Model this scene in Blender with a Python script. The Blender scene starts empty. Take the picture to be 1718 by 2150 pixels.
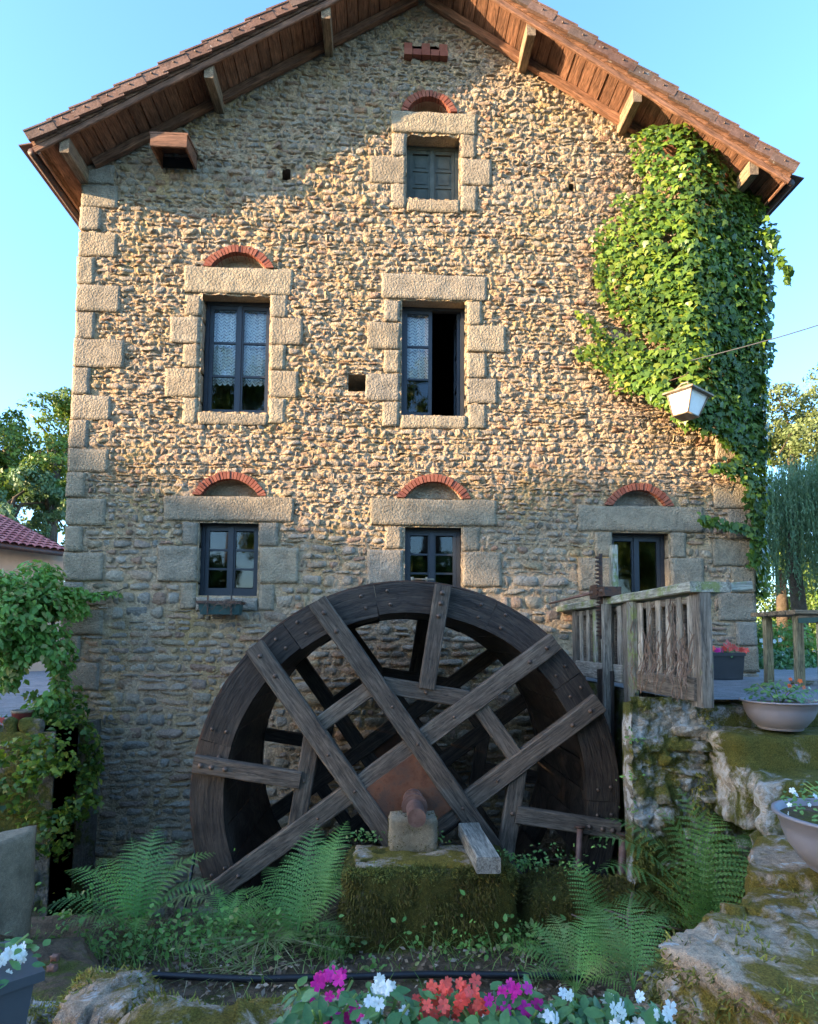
import bpy, math, random
import numpy as np
from mathutils import Matrix, Vector

# ------------------------------------------------------------------ camera, world, sun, exposure
S = bpy.context.scene
COL = S.collection
FPX, PPX, PPY = 1300.0, 859.0, 1248.0            # focal length and principal point in pixels of the 1718 x 2150 photograph
YAW, PITCH, ROLL = math.radians(2.6), math.radians(4.13), math.radians(0.4)
CAM = np.array([0.0, -6.9, 0.4])
_R = Matrix.Rotation(-YAW, 3, 'Z') @ Matrix.Rotation(math.pi/2+PITCH, 3, 'X') @ Matrix.Rotation(ROLL, 3, 'Z')
cd = bpy.data.cameras.new('camera'); cam = bpy.data.objects.new('camera', cd); COL.objects.link(cam)
cam.matrix_world = Matrix.Translation(Vector(CAM)) @ _R.to_4x4()
cd.sensor_fit = 'HORIZONTAL'; cd.sensor_width = 36; cd.lens = 36*FPX/1718
cd.shift_y = (PPY-1075)/1718; cd.shift_x = 0
cd.clip_start = 0.05; cd.clip_end = 2000
S.camera = cam

SUN_TRAVEL = Vector((1.8, 0.52, -0.36)).normalized()
sun_el = math.asin(-SUN_TRAVEL.z); sun_rot = math.atan2(-SUN_TRAVEL.x, -SUN_TRAVEL.y)
w = bpy.data.worlds.new('World'); S.world = w; w.use_nodes = True
nt = w.node_tree; nt.nodes.clear()
sky = nt.nodes.new('ShaderNodeTexSky'); sky.sky_type = 'NISHITA'; sky.sun_disc = False
sky.sun_elevation = sun_el; sky.sun_rotation = sun_rot; sky.air_density = 1.0; sky.dust_density = 1.2; sky.ozone_density = 4.4
bg = nt.nodes.new('ShaderNodeBackground'); bg.inputs['Strength'].default_value = 0.15
ow = nt.nodes.new('ShaderNodeOutputWorld'); nt.links.new(sky.outputs[0], bg.inputs[0]); nt.links.new(bg.outputs[0], ow.inputs[0])
sl = bpy.data.lights.new('sun', 'SUN'); sl.energy = 3.1; sl.angle = math.radians(0.5); sl.color = (1.0, 0.73, 0.45)
so = bpy.data.objects.new('sun', sl); COL.objects.link(so)
so.rotation_euler = SUN_TRAVEL.to_track_quat('-Z', 'Y').to_euler()
S.view_settings.view_transform = 'Standard'; S.view_settings.look = 'None'; S.view_settings.gamma = 1
S.view_settings.use_curve_mapping = False; S.view_settings.exposure = 2.82
S.render.engine = 'CYCLES'
S.render.resolution_x, S.render.resolution_y = 818, 1024

# ------------------------------------------------------------------ helpers
rng = np.random.default_rng(7); random.seed(7)
def ray(px, py): return np.array(_R @ Vector(((px-PPX)/FPX, -(py-PPY)/FPX, -1)))
def at(px, py, Y=0.0):
    d = ray(px, py); return CAM+d*(Y-CAM[1])/d[1]
def atz(px, py, Z):
    d = ray(px, py); return CAM+d*(Z-CAM[2])/d[2]

def _hash(i, j, k, s):
    h = (i*374761393+j*668265263+k*2147483647+s*974711).astype(np.uint64) & np.uint64(0xffffffff)
    h = (h ^ (h >> np.uint64(13)))*np.uint64(1274126177) & np.uint64(0xffffffff)
    h = (h ^ (h >> np.uint64(16)))*np.uint64(2246822519) & np.uint64(0xffffffff)
    h = h ^ (h >> np.uint64(15))
    return h.astype(np.float64)/4294967295.0
def vnoise(P, seed=0):
    P = np.asarray(P, float); I = np.floor(P).astype(np.int64); F = P-I; F = F*F*(3-2*F)
    out = 0
    for a in (0, 1):
        for b in (0, 1):
            for c in (0, 1):
                wgt = (F[..., 0] if a else 1-F[..., 0])*(F[..., 1] if b else 1-F[..., 1])*(F[..., 2] if c else 1-F[..., 2])
                out = out+wgt*_hash(I[..., 0]+a+50000, I[..., 1]+b+50000, I[..., 2]+c+50000, seed)
    return out*2-1
def fbm(P, freq, oct=3, seed=0):
    P = np.asarray(P, float); v = 0; a = 1; t = 0
    for o in range(oct):
        v = v+a*vnoise(P*freq*(2**o)+17.3*o, seed+o); t += a; a *= 0.5
    return v/t
def sstep(a, b, x):
    t = np.clip((x-a)/(b-a), 0, 1); return t*t*(3-2*t)

def facet(u, v, freq, seed=0, ax=1.0, tilt=1.3):
    """angular chips: every cell is a small tilted plane at its own height"""
    U = np.asarray(u, float)*freq*ax+500; V = np.asarray(v, float)*freq+500; Z0 = np.zeros_like(U)
    P = np.stack([U, V, Z0], -1); U = U+0.4*vnoise(P*0.9, seed+1); V = V+0.4*vnoise(P*0.9, seed+2)
    I, J = np.floor(U).astype(np.int64), np.floor(V).astype(np.int64); best = np.full(U.shape, 9.0); out = np.zeros_like(U); zz = np.zeros_like(I)
    for di in (-1, 0, 1):
        for dj in (-1, 0, 1):
            a, b = I+di, J+dj; cx = a+_hash(a, b, zz, seed+11); cy = b+_hash(a, b, zz, seed+12); dx, dy = U-cx, V-cy; d = dx*dx+dy*dy
            val = (_hash(a, b, zz, seed+13)*2-1)*0.8+tilt*((_hash(a, b, zz, seed+14)-0.5)*dx+(_hash(a, b, zz, seed+15)-0.5)*dy)
            k = d < best; best = np.where(k, d, best); out = np.where(k, val, out)
    return out

WM = {}
def link(o, parent=None, mw=None):
    COL.objects.link(o)
    mw = mw.copy() if mw is not None else Matrix.Identity(4)
    WM[o.name] = mw; o.matrix_basis = mw
    if parent is not None:
        o.parent = parent; o.matrix_parent_inverse = WM[parent.name].inverted()
    return o
def tag(o, label=None, cat=None, group=None, kind=None):
    if label: o['label'] = label
    if cat: o['category'] = cat
    if group: o['group'] = group
    if kind: o['kind'] = kind
    return o
def thing(name, loc, label, cat, group=None):
    o = bpy.data.objects.new(name, None); o.empty_display_size = 0.1
    link(o, None, Matrix.Translation(Vector(loc))); return tag(o, label, cat, group)
def npmesh(name, V, F, mat=None, smooth=False, rnd=None, grain=None):
    V = np.asarray(V, np.float32); me = bpy.data.meshes.new(name)
    if isinstance(F, np.ndarray):
        n, k = F.shape
        me.vertices.add(len(V)); me.vertices.foreach_set('co', V.ravel())
        me.loops.add(n*k); me.loops.foreach_set('vertex_index', F.astype(np.int32).ravel())
        me.polygons.add(n); me.polygons.foreach_set('loop_start', np.arange(0, n*k, k, dtype=np.int32))
        me.polygons.foreach_set('loop_total', np.full(n, k, np.int32))
        me.update(calc_edges=True)
    else:
        me.from_pydata([tuple(map(float, v)) for v in V], [], [list(map(int, f)) for f in F])
    if rnd is not None:
        a = me.attributes.new('rnd', 'FLOAT', 'FACE'); a.data.foreach_set('value', np.asarray(rnd, np.float32))
    if grain is not None:
        a = me.attributes.new('grain', 'FLOAT_VECTOR', 'POINT'); a.data.foreach_set('vector', np.asarray(grain, np.float32).ravel())
    if smooth: me.polygons.foreach_set('use_smooth', np.ones(len(me.polygons), bool))
    if mat: me.materials.append(mat)
    return me
def obj(name, me, parent=None, mw=None): return link(bpy.data.objects.new(name, me), parent, mw)

# ------------------------------------------------------------------ materials
def newmat(name):
    m = bpy.data.materials.new(name); m.use_nodes = True; m.node_tree.nodes.clear(); return m, m.node_tree
def N(nt, typ, **kw):
    n = nt.nodes.new(typ)
    for k, v in kw.items():
        if k in n.inputs.keys() if hasattr(n.inputs, 'keys') else False: n.inputs[k].default_value = v
        else: setattr(n, k, v)
    return n
def ramp(nt, fac, stops, interp='LINEAR'):
    r = nt.nodes.new('ShaderNodeValToRGB'); r.color_ramp.interpolation = interp
    el = r.color_ramp.elements
    while len(el) < len(stops): el.new(0.5)
    for e, (p, c) in zip(el, stops):
        e.position = p; e.color = (c, c, c, 1) if isinstance(c, (int, float)) else (*c, 1)
    nt.links.new(fac, r.inputs[0]); return r.outputs[0]
def noise(nt, vec, scale, detail=4, rough=0.55, dist=0.0):
    n = nt.nodes.new('ShaderNodeTexNoise'); n.inputs['Scale'].default_value = scale; n.inputs['Detail'].default_value = detail
    n.inputs['Roughness'].default_value = rough; n.inputs['Distortion'].default_value = dist
    nt.links.new(vec, n.inputs['Vector']); return n.outputs['Fac']
def mix(nt, fac, a, b, mode='MIX'):
    m = nt.nodes.new('ShaderNodeMix'); m.data_type = 'RGBA'; m.blend_type = mode
    for k, v in ((0, fac), (6, a), (7, b)):
        if isinstance(v, (int, float)): m.inputs[k].default_value = v if k == 0 else (v, v, v, 1)
        elif isinstance(v, tuple): m.inputs[k].default_value = (*v, 1)
        else: nt.links.new(v, m.inputs[k])
    return m.outputs[2]
def math_(nt, op, a, b=None):
    m = nt.nodes.new('ShaderNodeMath'); m.operation = op
    for k, v in ((0, a), (1, b)):
        if v is None: continue
        if isinstance(v, (int, float)): m.inputs[k].default_value = v
        else: nt.links.new(v, m.inputs[k])
    return m.outputs[0]
def rnd_out(nt):
    a = nt.nodes.new('ShaderNodeAttribute'); a.attribute_name = 'rnd'
    oi = nt.nodes.new('ShaderNodeObjectInfo')
    return math_(nt, 'FRACT', math_(nt, 'ADD', a.outputs['Fac'], oi.outputs['Random']))
def finish(m, nt, col, rough=0.85, bumps=(), spec=0.3, metal=0.0, transl=0.0, vec=None):
    p = nt.nodes.new('ShaderNodeBsdfPrincipled'); out = nt.nodes.new('ShaderNodeOutputMaterial')
    if isinstance(col, tuple): p.inputs['Base Color'].default_value = (*col, 1)
    else: nt.links.new(col, p.inputs['Base Color'])
    if isinstance(rough, (int, float)): p.inputs['Roughness'].default_value = rough
    else: nt.links.new(rough, p.inputs['Roughness'])
    p.inputs['Specular IOR Level'].default_value = spec; p.inputs['Metallic'].default_value = metal
    last = None
    for h, st, dist in bumps:
        b = nt.nodes.new('ShaderNodeBump'); b.inputs['Strength'].default_value = st; b.inputs['Distance'].default_value = dist
        nt.links.new(h, b.inputs['Height'])
        if last: nt.links.new(last, b.inputs['Normal'])
        last = b.outputs[0]
    if last: nt.links.new(last, p.inputs['Normal'])
    sh = p.outputs[0]
    if transl > 0:
        t = nt.nodes.new('ShaderNodeBsdfTranslucent'); ms = nt.nodes.new('ShaderNodeMixShader'); ms.inputs[0].default_value = transl
        if isinstance(col, tuple): t.inputs[0].default_value = (*col, 1)
        else: nt.links.new(mix(nt, 1.0, col, (1.15, 1.1, 0.6), 'MULTIPLY'), t.inputs[0])
        nt.links.new(sh, ms.inputs[1]); nt.links.new(t.outputs[0], ms.inputs[2]); sh = ms.outputs[0]
    nt.links.new(sh, out.inputs[0]); return m
def pos(nt): return nt.nodes.new('ShaderNodeNewGeometry').outputs['Position']
def stone_mat(name, cols, moss=0.0, mosscol=((0.055, 0.07, 0.015), (0.16, 0.15, 0.03)), lichen=0.0, bscale=60, bst=0.6, bdist=0.01, vary=0.35, fine=260, mscale=2.2, warm=None, bdet=6):
    m, nt = newmat(name); P = pos(nt); r = rnd_out(nt)
    st = [(i/max(1, len(cols)-1), c) for i, c in enumerate(cols)]
    c = ramp(nt, r, st)
    n1 = noise(nt, P, 7, 6, 0.65); c = mix(nt, 1.0, c, ramp(nt, n1, [(0.3, 1-vary), (0.7, 1+vary)]), 'MULTIPLY')
    n2 = noise(nt, P, 38, 5, 0.7); c = mix(nt, 1.0, c, ramp(nt, n2, [(0.3, 1-vary*0.8), (0.72, 1+vary*0.7)]), 'MULTIPLY')
    sp = noise(nt, P, fine, 2, 0.5); c = mix(nt, 1.0, c, ramp(nt, sp, [(0.35, 0.75), (0.65, 1.22)]), 'MULTIPLY')
    if warm:
        c = mix(nt, ramp(nt, noise(nt, P, 1.3, 4, 0.6), [(0.48, 0.0), (0.66, 0.75)]), c, mix(nt, 1.0, c, warm, 'MULTIPLY'))
    if lichen > 0:
        l = noise(nt, P, 13, 6, 0.7, 0.6); lo = 0.66-lichen*0.25
        c = mix(nt, ramp(nt, l, [(lo, 0.0), (lo+0.05, 0.9)]), c, mix(nt, n2, (0.30, 0.285, 0.25), (0.58, 0.56, 0.51)))
    bumps = [(noise(nt, P, bscale, bdet, 0.6), bst, bdist), (sp, 0.35, 0.003)]
    if moss > 0:
        mm = noise(nt, P, mscale, 8, 0.72, 0.3); lo = 0.68-moss*0.4
        mask = ramp(nt, mm, [(lo-0.03, 0.0), (lo+0.04, 1.0)])
        mc = mix(nt, noise(nt, P, 22, 5, 0.7), mosscol[0], mosscol[1])
        mc = mix(nt, 1.0, mc, ramp(nt, noise(nt, P, 150, 3, 0.6), [(0.3, 0.5), (0.7, 1.4)]), 'MULTIPLY')
        c = mix(nt, mask, c, mc); bumps.append((math_(nt, 'MULTIPLY', mask, noise(nt, P, 120, 4, 0.7)), 0.8, 0.012))
    return finish(m, nt, c, 0.92, bumps, 0.2)
def wood_mat(name, c0, c1, green=0.0, rough=0.8, sc=1.0, red=None):
    m, nt = newmat(name); a = nt.nodes.new('ShaderNodeAttribute'); a.attribute_name = 'grain'
    mp = nt.nodes.new('ShaderNodeMapping'); mp.inputs['Scale'].default_value = (2.2*sc, 26*sc, 26*sc); nt.links.new(a.outputs['Vector'], mp.inputs[0])
    oi = nt.nodes.new('ShaderNodeObjectInfo'); vm = nt.nodes.new('ShaderNodeVectorMath'); vm.operation = 'ADD'
    cx = nt.nodes.new('ShaderNodeCombineXYZ'); nt.links.new(math_(nt, 'MULTIPLY', oi.outputs['Random'], 50.0), cx.inputs[0])
    nt.links.new(mp.outputs[0], vm.inputs[0]); nt.links.new(cx.outputs[0], vm.inputs[1]); gv = vm.outputs[0]
    P = pos(nt)
    g = noise(nt, gv, 1.0, 6, 0.65, 0.5); g2 = noise(nt, gv, 3.2, 4, 0.7, 0.3)
    c = mix(nt, ramp(nt, g, [(0.3, 0.0), (0.7, 1.0)]), c0, c1)
    c = mix(nt, 1.0, c, ramp(nt, g2, [(0.36, 0.55), (0.62, 1.2)]), 'MULTIPLY')
    c = mix(nt, 1.0, c, ramp(nt, noise(nt, P, 5, 5, 0.65), [(0.3, 0.7), (0.7, 1.25)]), 'MULTIPLY')
    c = mix(nt, 1.0, c, ramp(nt, oi.outputs['Random'], [(0.0, 0.78), (1.0, 1.2)]), 'MULTIPLY')
    if green > 0:
        lo = 0.68-green*0.35
        c = mix(nt, ramp(nt, noise(nt, P, 9, 6, 0.7), [(lo, 0.0), (lo+0.1, 0.85)]), c, (0.20, 0.24, 0.07))
    if red: c = mix(nt, ramp(nt, noise(nt, P, 6, 5, 0.7), [(0.45, 0.0), (0.62, 0.6)]), c, red)
    crack = ramp(nt, noise(nt, gv, 0.9, 3, 0.5, 1.2), [(0.46, 1.0), (0.5, 0.0), (0.54, 1.0)])
    c = mix(nt, 0.45, c, crack, 'MULTIPLY')
    return finish(m, nt, c, rough, [(g, 0.6, 0.012), (g2, 0.5, 0.006), (crack, 0.35, 0.006)], 0.3)
def leaf_mat(name, cols, transl=0.3, rough=0.5, vary=0.35, keyed=False):
    m, nt = newmat(name); P = pos(nt); r = rnd_out(nt)
    if keyed:                                                       # leaf age and painted right-side shade are stored per leaf; single leaves draw their own
        a = nt.nodes.new('ShaderNodeAttribute'); a.attribute_name = 'rnd'; oi = nt.nodes.new('ShaderNodeObjectInfo')
        r = math_(nt, 'ADD', a.outputs['Fac'], math_(nt, 'MULTIPLY', math_(nt, 'LESS_THAN', a.outputs['Fac'], 0.0005), oi.outputs['Random']))
    c = ramp(nt, r, [(i/max(1, len(cols)-1), c) for i, c in enumerate(cols)])
    c = mix(nt, 1.0, c, ramp(nt, noise(nt, P, 1.7, 4, 0.6), [(0.3, 1-vary), (0.7, 1+vary)]), 'MULTIPLY')
    c = mix(nt, 1.0, c, ramp(nt, noise(nt, P, 90, 2, 0.6), [(0.3, 0.85), (0.7, 1.15)]), 'MULTIPLY')
    return finish(m, nt, c, rough, (), 0.35, 0, transl)
def plain_mat(name, col, rough=0.6, vary=0.15, scale=20, metal=0.0, spec=0.4, bst=0.2, rust=None):
    m, nt = newmat(name); P = pos(nt)
    c = mix(nt, 1.0, col, ramp(nt, noise(nt, P, scale, 6, 0.65), [(0.3, 1-vary), (0.7, 1+vary)]), 'MULTIPLY')
    c = mix(nt, 1.0, c, ramp(nt, noise(nt, P, scale*0.15, 4, 0.6), [(0.3, 1-vary*0.7), (0.7, 1+vary*0.7)]), 'MULTIPLY')
    if rust: c = mix(nt, ramp(nt, noise(nt, P, scale*0.5, 6, 0.7), [(0.42, 0.0), (0.58, 1.0)]), c, rust)
    return finish(m, nt, c, rough, [(noise(nt, P, scale*6, 4, 0.6), bst, 0.004)], spec, metal)

M = {}
M['rubble'] = stone_mat('rubble_stone', [(0.34, 0.275, 0.195), (0.42, 0.33, 0.22), (0.29, 0.24, 0.18), (0.39, 0.325, 0.24), (0.41, 0.25, 0.145), (0.34, 0.29, 0.22), (0.45, 0.37, 0.26), (0.33, 0.20, 0.13), (0.38, 0.325, 0.25), (0.26, 0.22, 0.17), (0.43, 0.32, 0.18)], bscale=42, bst=1.0, bdist=0.035, vary=0.28)
M['mortar'] = stone_mat('lime_mortar', [(0.486, 0.344, 0.213), (0.486, 0.344, 0.213)], bscale=40, bst=1.0, bdist=0.04, vary=0.32, fine=190, warm=(0.900, 0.862, 0.560))
M['granite'] = stone_mat('granite', [(0.27, 0.215, 0.145), (0.33, 0.265, 0.175), (0.25, 0.21, 0.155), (0.31, 0.24, 0.155), (0.29, 0.25, 0.19)], bscale=46, bst=1.0, bdist=0.022, vary=0.24, fine=150, bdet=2)
M['brick'] = stone_mat('red_brick', [(0.254, 0.079, 0.050), (0.310, 0.111, 0.068), (0.212, 0.067, 0.045)], bscale=60, bst=0.3, bdist=0.006, vary=0.2)
M['mossy'] = stone_mat('mossy_stone', [(0.256, 0.217, 0.161), (0.384, 0.326, 0.252), (0.192, 0.171, 0.126)], moss=0.52, lichen=0.68, bscale=30, bst=0.9, bdist=0.03, mosscol=((0.080, 0.085, 0.017), (0.256, 0.232, 0.049)))
M['block'] = stone_mat('mossy_block', [(0.271, 0.196, 0.118), (0.271, 0.196, 0.118)], moss=0.8, bscale=30, bst=0.9, bdist=0.03, mosscol=((0.058, 0.052, 0.011), (0.165, 0.140, 0.024)))
M['slab'] = stone_mat('lichened_slab', [(0.366, 0.254, 0.168), (0.447, 0.318, 0.207), (0.299, 0.223, 0.153)], moss=0.46, lichen=0.36, bscale=26, bst=1.0, bdist=0.03, mosscol=((0.109, 0.080, 0.014), (0.299, 0.202, 0.034)), mscale=3.0)
M['darkwall'] = stone_mat('dark_stone', [(0.134, 0.118, 0.089), (0.192, 0.162, 0.121)], moss=0.5, bscale=24, bst=1.0, bdist=0.04)  # darker stone for the pit, the yard wall and the wall return
M['concrete'] = stone_mat('old_concrete', [(0.259, 0.197, 0.124), (0.259, 0.197, 0.124)], moss=0.12, bscale=30, bst=0.5, bdist=0.01, vary=0.28)
M['soil'] = stone_mat('soil', [(0.126, 0.084, 0.049), (0.126, 0.084, 0.049)], moss=0.3, bscale=24, bst=1.0, bdist=0.03, vary=0.45)
M['gravel'] = stone_mat('gravel', [(0.25, 0.245, 0.24), (0.25, 0.245, 0.24)], bscale=50, bst=1.0, bdist=0.02, vary=0.25, fine=110)
M['grassland'] = stone_mat('field', [(0.05, 0.07, 0.02), (0.05, 0.07, 0.02)], moss=0.5, bscale=10, vary=0.3)
M['oak'] = wood_mat('dark_oak', (0.027, 0.019, 0.014), (0.085, 0.061, 0.044), rough=0.62)  # darker oak for rims, drum boards, gate and back frame
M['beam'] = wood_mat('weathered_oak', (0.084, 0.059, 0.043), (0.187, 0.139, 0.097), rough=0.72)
M['grey'] = wood_mat('silvered_wood', (0.210, 0.178, 0.132), (0.441, 0.384, 0.298), green=0.12)
M['greydark'] = wood_mat('silvered_wood_brown', (0.110, 0.090, 0.066), (0.260, 0.218, 0.167), green=0.15)
M['greengrey'] = wood_mat('algae_wood', (0.22, 0.21, 0.16), (0.45, 0.43, 0.34), green=0.55)
M['soffit'] = wood_mat('stained_boards', (0.167, 0.077, 0.042), (0.323, 0.160, 0.089), rough=0.75)
M['purlin'] = wood_mat('purlin_wood', (0.16, 0.10, 0.06), (0.36, 0.26, 0.15), green=0.15)
M['pine'] = wood_mat('yellow_wood', (0.24, 0.19, 0.10), (0.42, 0.34, 0.19), green=0.15)
M['tile'] = stone_mat('clay_tile', [(0.145, 0.081, 0.060), (0.187, 0.114, 0.085), (0.111, 0.081, 0.065)], lichen=0.12, bscale=40, bst=0.4, vary=0.35)
M['pinktile'] = stone_mat('pink_tile', [(0.42, 0.14, 0.12), (0.5, 0.19, 0.16), (0.36, 0.11, 0.10)], bscale=10, vary=0.2)
M['render'] = plain_mat('cream_render', (0.55, 0.42, 0.30), 0.9, 0.1, 4)
M['iron'] = plain_mat('dark_iron', (0.06, 0.045, 0.038), 0.6, 0.3, 40, 0.3, rust=(0.11, 0.05, 0.028))
M['bolt'] = plain_mat('rusty_bolt', (0.13, 0.085, 0.06), 0.6, 0.3, 60, 0.4)
M['rust'] = plain_mat('rusty_plate', (0.17, 0.062, 0.028), 0.85, 0.45, 16, 0.1, bst=0.9, rust=(0.10, 0.05, 0.03))
M['shaft'] = plain_mat('rusty_shaft', (0.24, 0.13, 0.095), 0.6, 0.3, 30, 0.3, rust=(0.16, 0.08, 0.055))
M['frame'] = plain_mat('slate_blue_paint', (0.028, 0.033, 0.040), 0.4, 0.15, 10)
M['shutter'] = plain_mat('old_green_paint', (0.075, 0.085, 0.07), 0.75, 0.3, 9)
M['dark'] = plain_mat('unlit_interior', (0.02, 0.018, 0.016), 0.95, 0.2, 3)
M['anthracite'] = plain_mat('anthracite_plastic', (0.061, 0.063, 0.065), 0.55, 0.1, 8)
M['bowl'] = plain_mat('taupe_plastic', (0.24, 0.215, 0.22), 0.5, 0.07, 6, bst=0.05)
M['pot'] = plain_mat('red_glazed_clay', (0.16, 0.035, 0.025), 0.35, 0.2, 20)
M['rubber'] = plain_mat('black_pipe', (0.015, 0.016, 0.018), 0.45, 0.2, 20)
M['lampmetal'] = plain_mat('lamp_metal', (0.30, 0.25, 0.18), 0.7, 0.35, 30, rust=(0.2, 0.13, 0.07))
M['lampglass'] = plain_mat('opal_glass', (0.82, 0.8, 0.76), 0.35, 0.06, 12, bst=0.02)
M['cable'] = plain_mat('grey_cable', (0.056, 0.059, 0.063), 0.6)
M['teal'] = plain_mat('green_paint', (0.03, 0.075, 0.07), 0.5)
M['bark'] = stone_mat('bark', [(0.09, 0.065, 0.045), (0.12, 0.09, 0.06)], moss=0.15, bscale=30, bst=1.0, bdist=0.04)
M['twig'] = plain_mat('dead_twig', (0.17, 0.115, 0.08), 0.9, 0.3, 20)
M['ivy'] = leaf_mat('ivy_leaf', [(0.045, 0.095, 0.02), (0.06, 0.12, 0.02), (0.09, 0.165, 0.02), (0.14, 0.22, 0.025), (0.20, 0.27, 0.03), (0.26, 0.28, 0.04)], 0.28, 0.38, 0.3, True)
M['creeper'] = leaf_mat('creeper_leaf', [(0.101, 0.221, 0.040), (0.172, 0.345, 0.066), (0.245, 0.414, 0.092), (0.129, 0.262, 0.053), (0.374, 0.331, 0.119)], 0.35, 0.45)
M['fern'] = leaf_mat('fern_leaf', [(0.12, 0.25, 0.065), (0.17, 0.33, 0.08), (0.23, 0.38, 0.08), (0.14, 0.27, 0.07), (0.28, 0.30, 0.09)], 0.3, 0.5, 0.4)
M['tree'] = leaf_mat('oak_leaf', [(0.062, 0.112, 0.019), (0.105, 0.180, 0.026), (0.176, 0.240, 0.036)], 0.3, 0.5)
M['pale'] = leaf_mat('pale_leaf', [(0.12, 0.16, 0.05), (0.17, 0.21, 0.07), (0.10, 0.13, 0.04)], 0.3, 0.5)
M['willow'] = leaf_mat('willow_leaf', [(0.087, 0.165, 0.076), (0.146, 0.229, 0.109), (0.117, 0.190, 0.087)], 0.3, 0.5)
M['impleaf'] = leaf_mat('impatiens_leaf', [(0.053, 0.132, 0.043), (0.090, 0.198, 0.061), (0.135, 0.251, 0.073)], 0.2, 0.4)
M['grass'] = leaf_mat('grass_blade', [(0.109, 0.207, 0.036), (0.203, 0.304, 0.060), (0.281, 0.331, 0.096)], 0.3, 0.5)
M['straw'] = leaf_mat('straw_blade', [(0.30, 0.24, 0.11), (0.20, 0.26, 0.08), (0.42, 0.33, 0.18), (0.16, 0.24, 0.07)], 0.2, 0.6)
M['litter'] = leaf_mat('leaf_litter', [(0.128, 0.075, 0.042), (0.288, 0.180, 0.105), (0.416, 0.315, 0.224), (0.192, 0.128, 0.084), (0.080, 0.053, 0.035)], 0.05, 0.8)
M['mossblade'] = leaf_mat('moss_blade', [(0.075, 0.083, 0.017), (0.165, 0.165, 0.031), (0.315, 0.285, 0.056), (0.120, 0.120, 0.028)], 0.15, 0.8)
M['mossdark'] = leaf_mat('dark_moss_blade', [(0.054, 0.046, 0.009), (0.115, 0.092, 0.017), (0.192, 0.146, 0.026), (0.086, 0.055, 0.021)], 0.1, 0.9)
def petal(name, c, c2): return leaf_mat(name, [c, c2, c], 0.3, 0.5, 0.06)
M['pred'] = petal('coral_petal', (0.78, 0.075, 0.055), (0.86, 0.13, 0.10)); M['pmag'] = petal('magenta_petal', (0.62, 0.012, 0.26), (0.72, 0.03, 0.36))
M['pwhite'] = petal('white_petal', (0.80, 0.84, 0.86), (0.72, 0.78, 0.82)); M['porange'] = petal('orange_petal', (0.85, 0.2, 0.03), (0.75, 0.12, 0.04))
M['pviolet'] = petal('violet_petal', (0.35, 0.2, 0.5), (0.5, 0.4, 0.6))
m, nt2 = newmat('window_glass')
tr = nt2.nodes.new('ShaderNodeBsdfTransparent'); tr.inputs[0].default_value = (0.93, 0.95, 0.95, 1)
gl = nt2.nodes.new('ShaderNodeBsdfGlossy'); gl.inputs['Roughness'].default_value = 0.03
bmp = nt2.nodes.new('ShaderNodeBump'); bmp.inputs['Strength'].default_value = 0.08; nt2.links.new(noise(nt2, pos(nt2), 6, 2), bmp.inputs['Height']); nt2.links.new(bmp.outputs[0], gl.inputs['Normal'])
fr = nt2.nodes.new('ShaderNodeFresnel'); fr.inputs[0].default_value = 1.5
mx = nt2.nodes.new('ShaderNodeMixShader'); nt2.links.new(math_(nt2, 'MULTIPLY', fr.outputs[0], 1.0), mx.inputs[0]); nt2.links.new(tr.outputs[0], mx.inputs[1]); nt2.links.new(gl.outputs[0], mx.inputs[2])
oo = nt2.nodes.new('ShaderNodeOutputMaterial'); nt2.links.new(mx.outputs[0], oo.inputs[0]); M['glass'] = m
# lace: zigzag rows of small holes in white cotton
m, nt2 = newmat('lace_curtain'); P = pos(nt2); sx = nt2.nodes.new('ShaderNodeSeparateXYZ'); nt2.links.new(P, sx.inputs[0])
zig = math_(nt2, 'PINGPONG', math_(nt2, 'MULTIPLY', sx.outputs[0], 1.0), 0.035)
ph = math_(nt2, 'FRACT', math_(nt2, 'MULTIPLY', math_(nt2, 'ADD', sx.outputs[2], zig), 26.0))
hole = math_(nt2, 'GREATER_THAN', ph, 0.62)
dots = math_(nt2, 'GREATER_THAN', noise(nt2, P, 120, 1), 0.50)
alpha = math_(nt2, 'MULTIPLY', hole, dots)
df = nt2.nodes.new('ShaderNodeBsdfDiffuse'); df.inputs[0].default_value = (0.85, 0.84, 0.80, 1)
tr = nt2.nodes.new('ShaderNodeBsdfTransparent'); mx = nt2.nodes.new('ShaderNodeMixShader')
nt2.links.new(alpha, mx.inputs[0]); nt2.links.new(df.outputs[0], mx.inputs[1]); nt2.links.new(tr.outputs[0], mx.inputs[2])
oo = nt2.nodes.new('ShaderNodeOutputMaterial'); nt2.links.new(mx.outputs[0], oo.inputs[0]); M['lace'] = m

# ------------------------------------------------------------------ shape builders
BOXF = [(0, 3, 2, 1), (4, 5, 6, 7), (0, 1, 5, 4), (1, 2, 6, 5), (2, 3, 7, 6), (3, 0, 4, 7)]
class MB:
    def __init__(s): s.V = []; s.F = []
    def hexa(s, P):
        b = len(s.V); s.V += [tuple(p) for p in P]; s.F += [tuple(b+i for i in f) for f in BOXF]; return s
    def box(s, x0, x1, y0, y1, z0, z1):
        return s.hexa([(x0, y0, z0), (x1, y0, z0), (x1, y1, z0), (x0, y1, z0), (x0, y0, z1), (x1, y0, z1), (x1, y1, z1), (x0, y1, z1)])
    def quad(s, *P):
        b = len(s.V); s.V += [tuple(p) for p in P]; s.F.append(tuple(range(b, b+len(P)))); return s
    def build(s, name, mat, parent=None, grain=False, smooth=False):
        V = np.array(s.V); return obj(name, npmesh(name, V, s.F, mat, smooth, grain=V if grain else None), parent)
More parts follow.
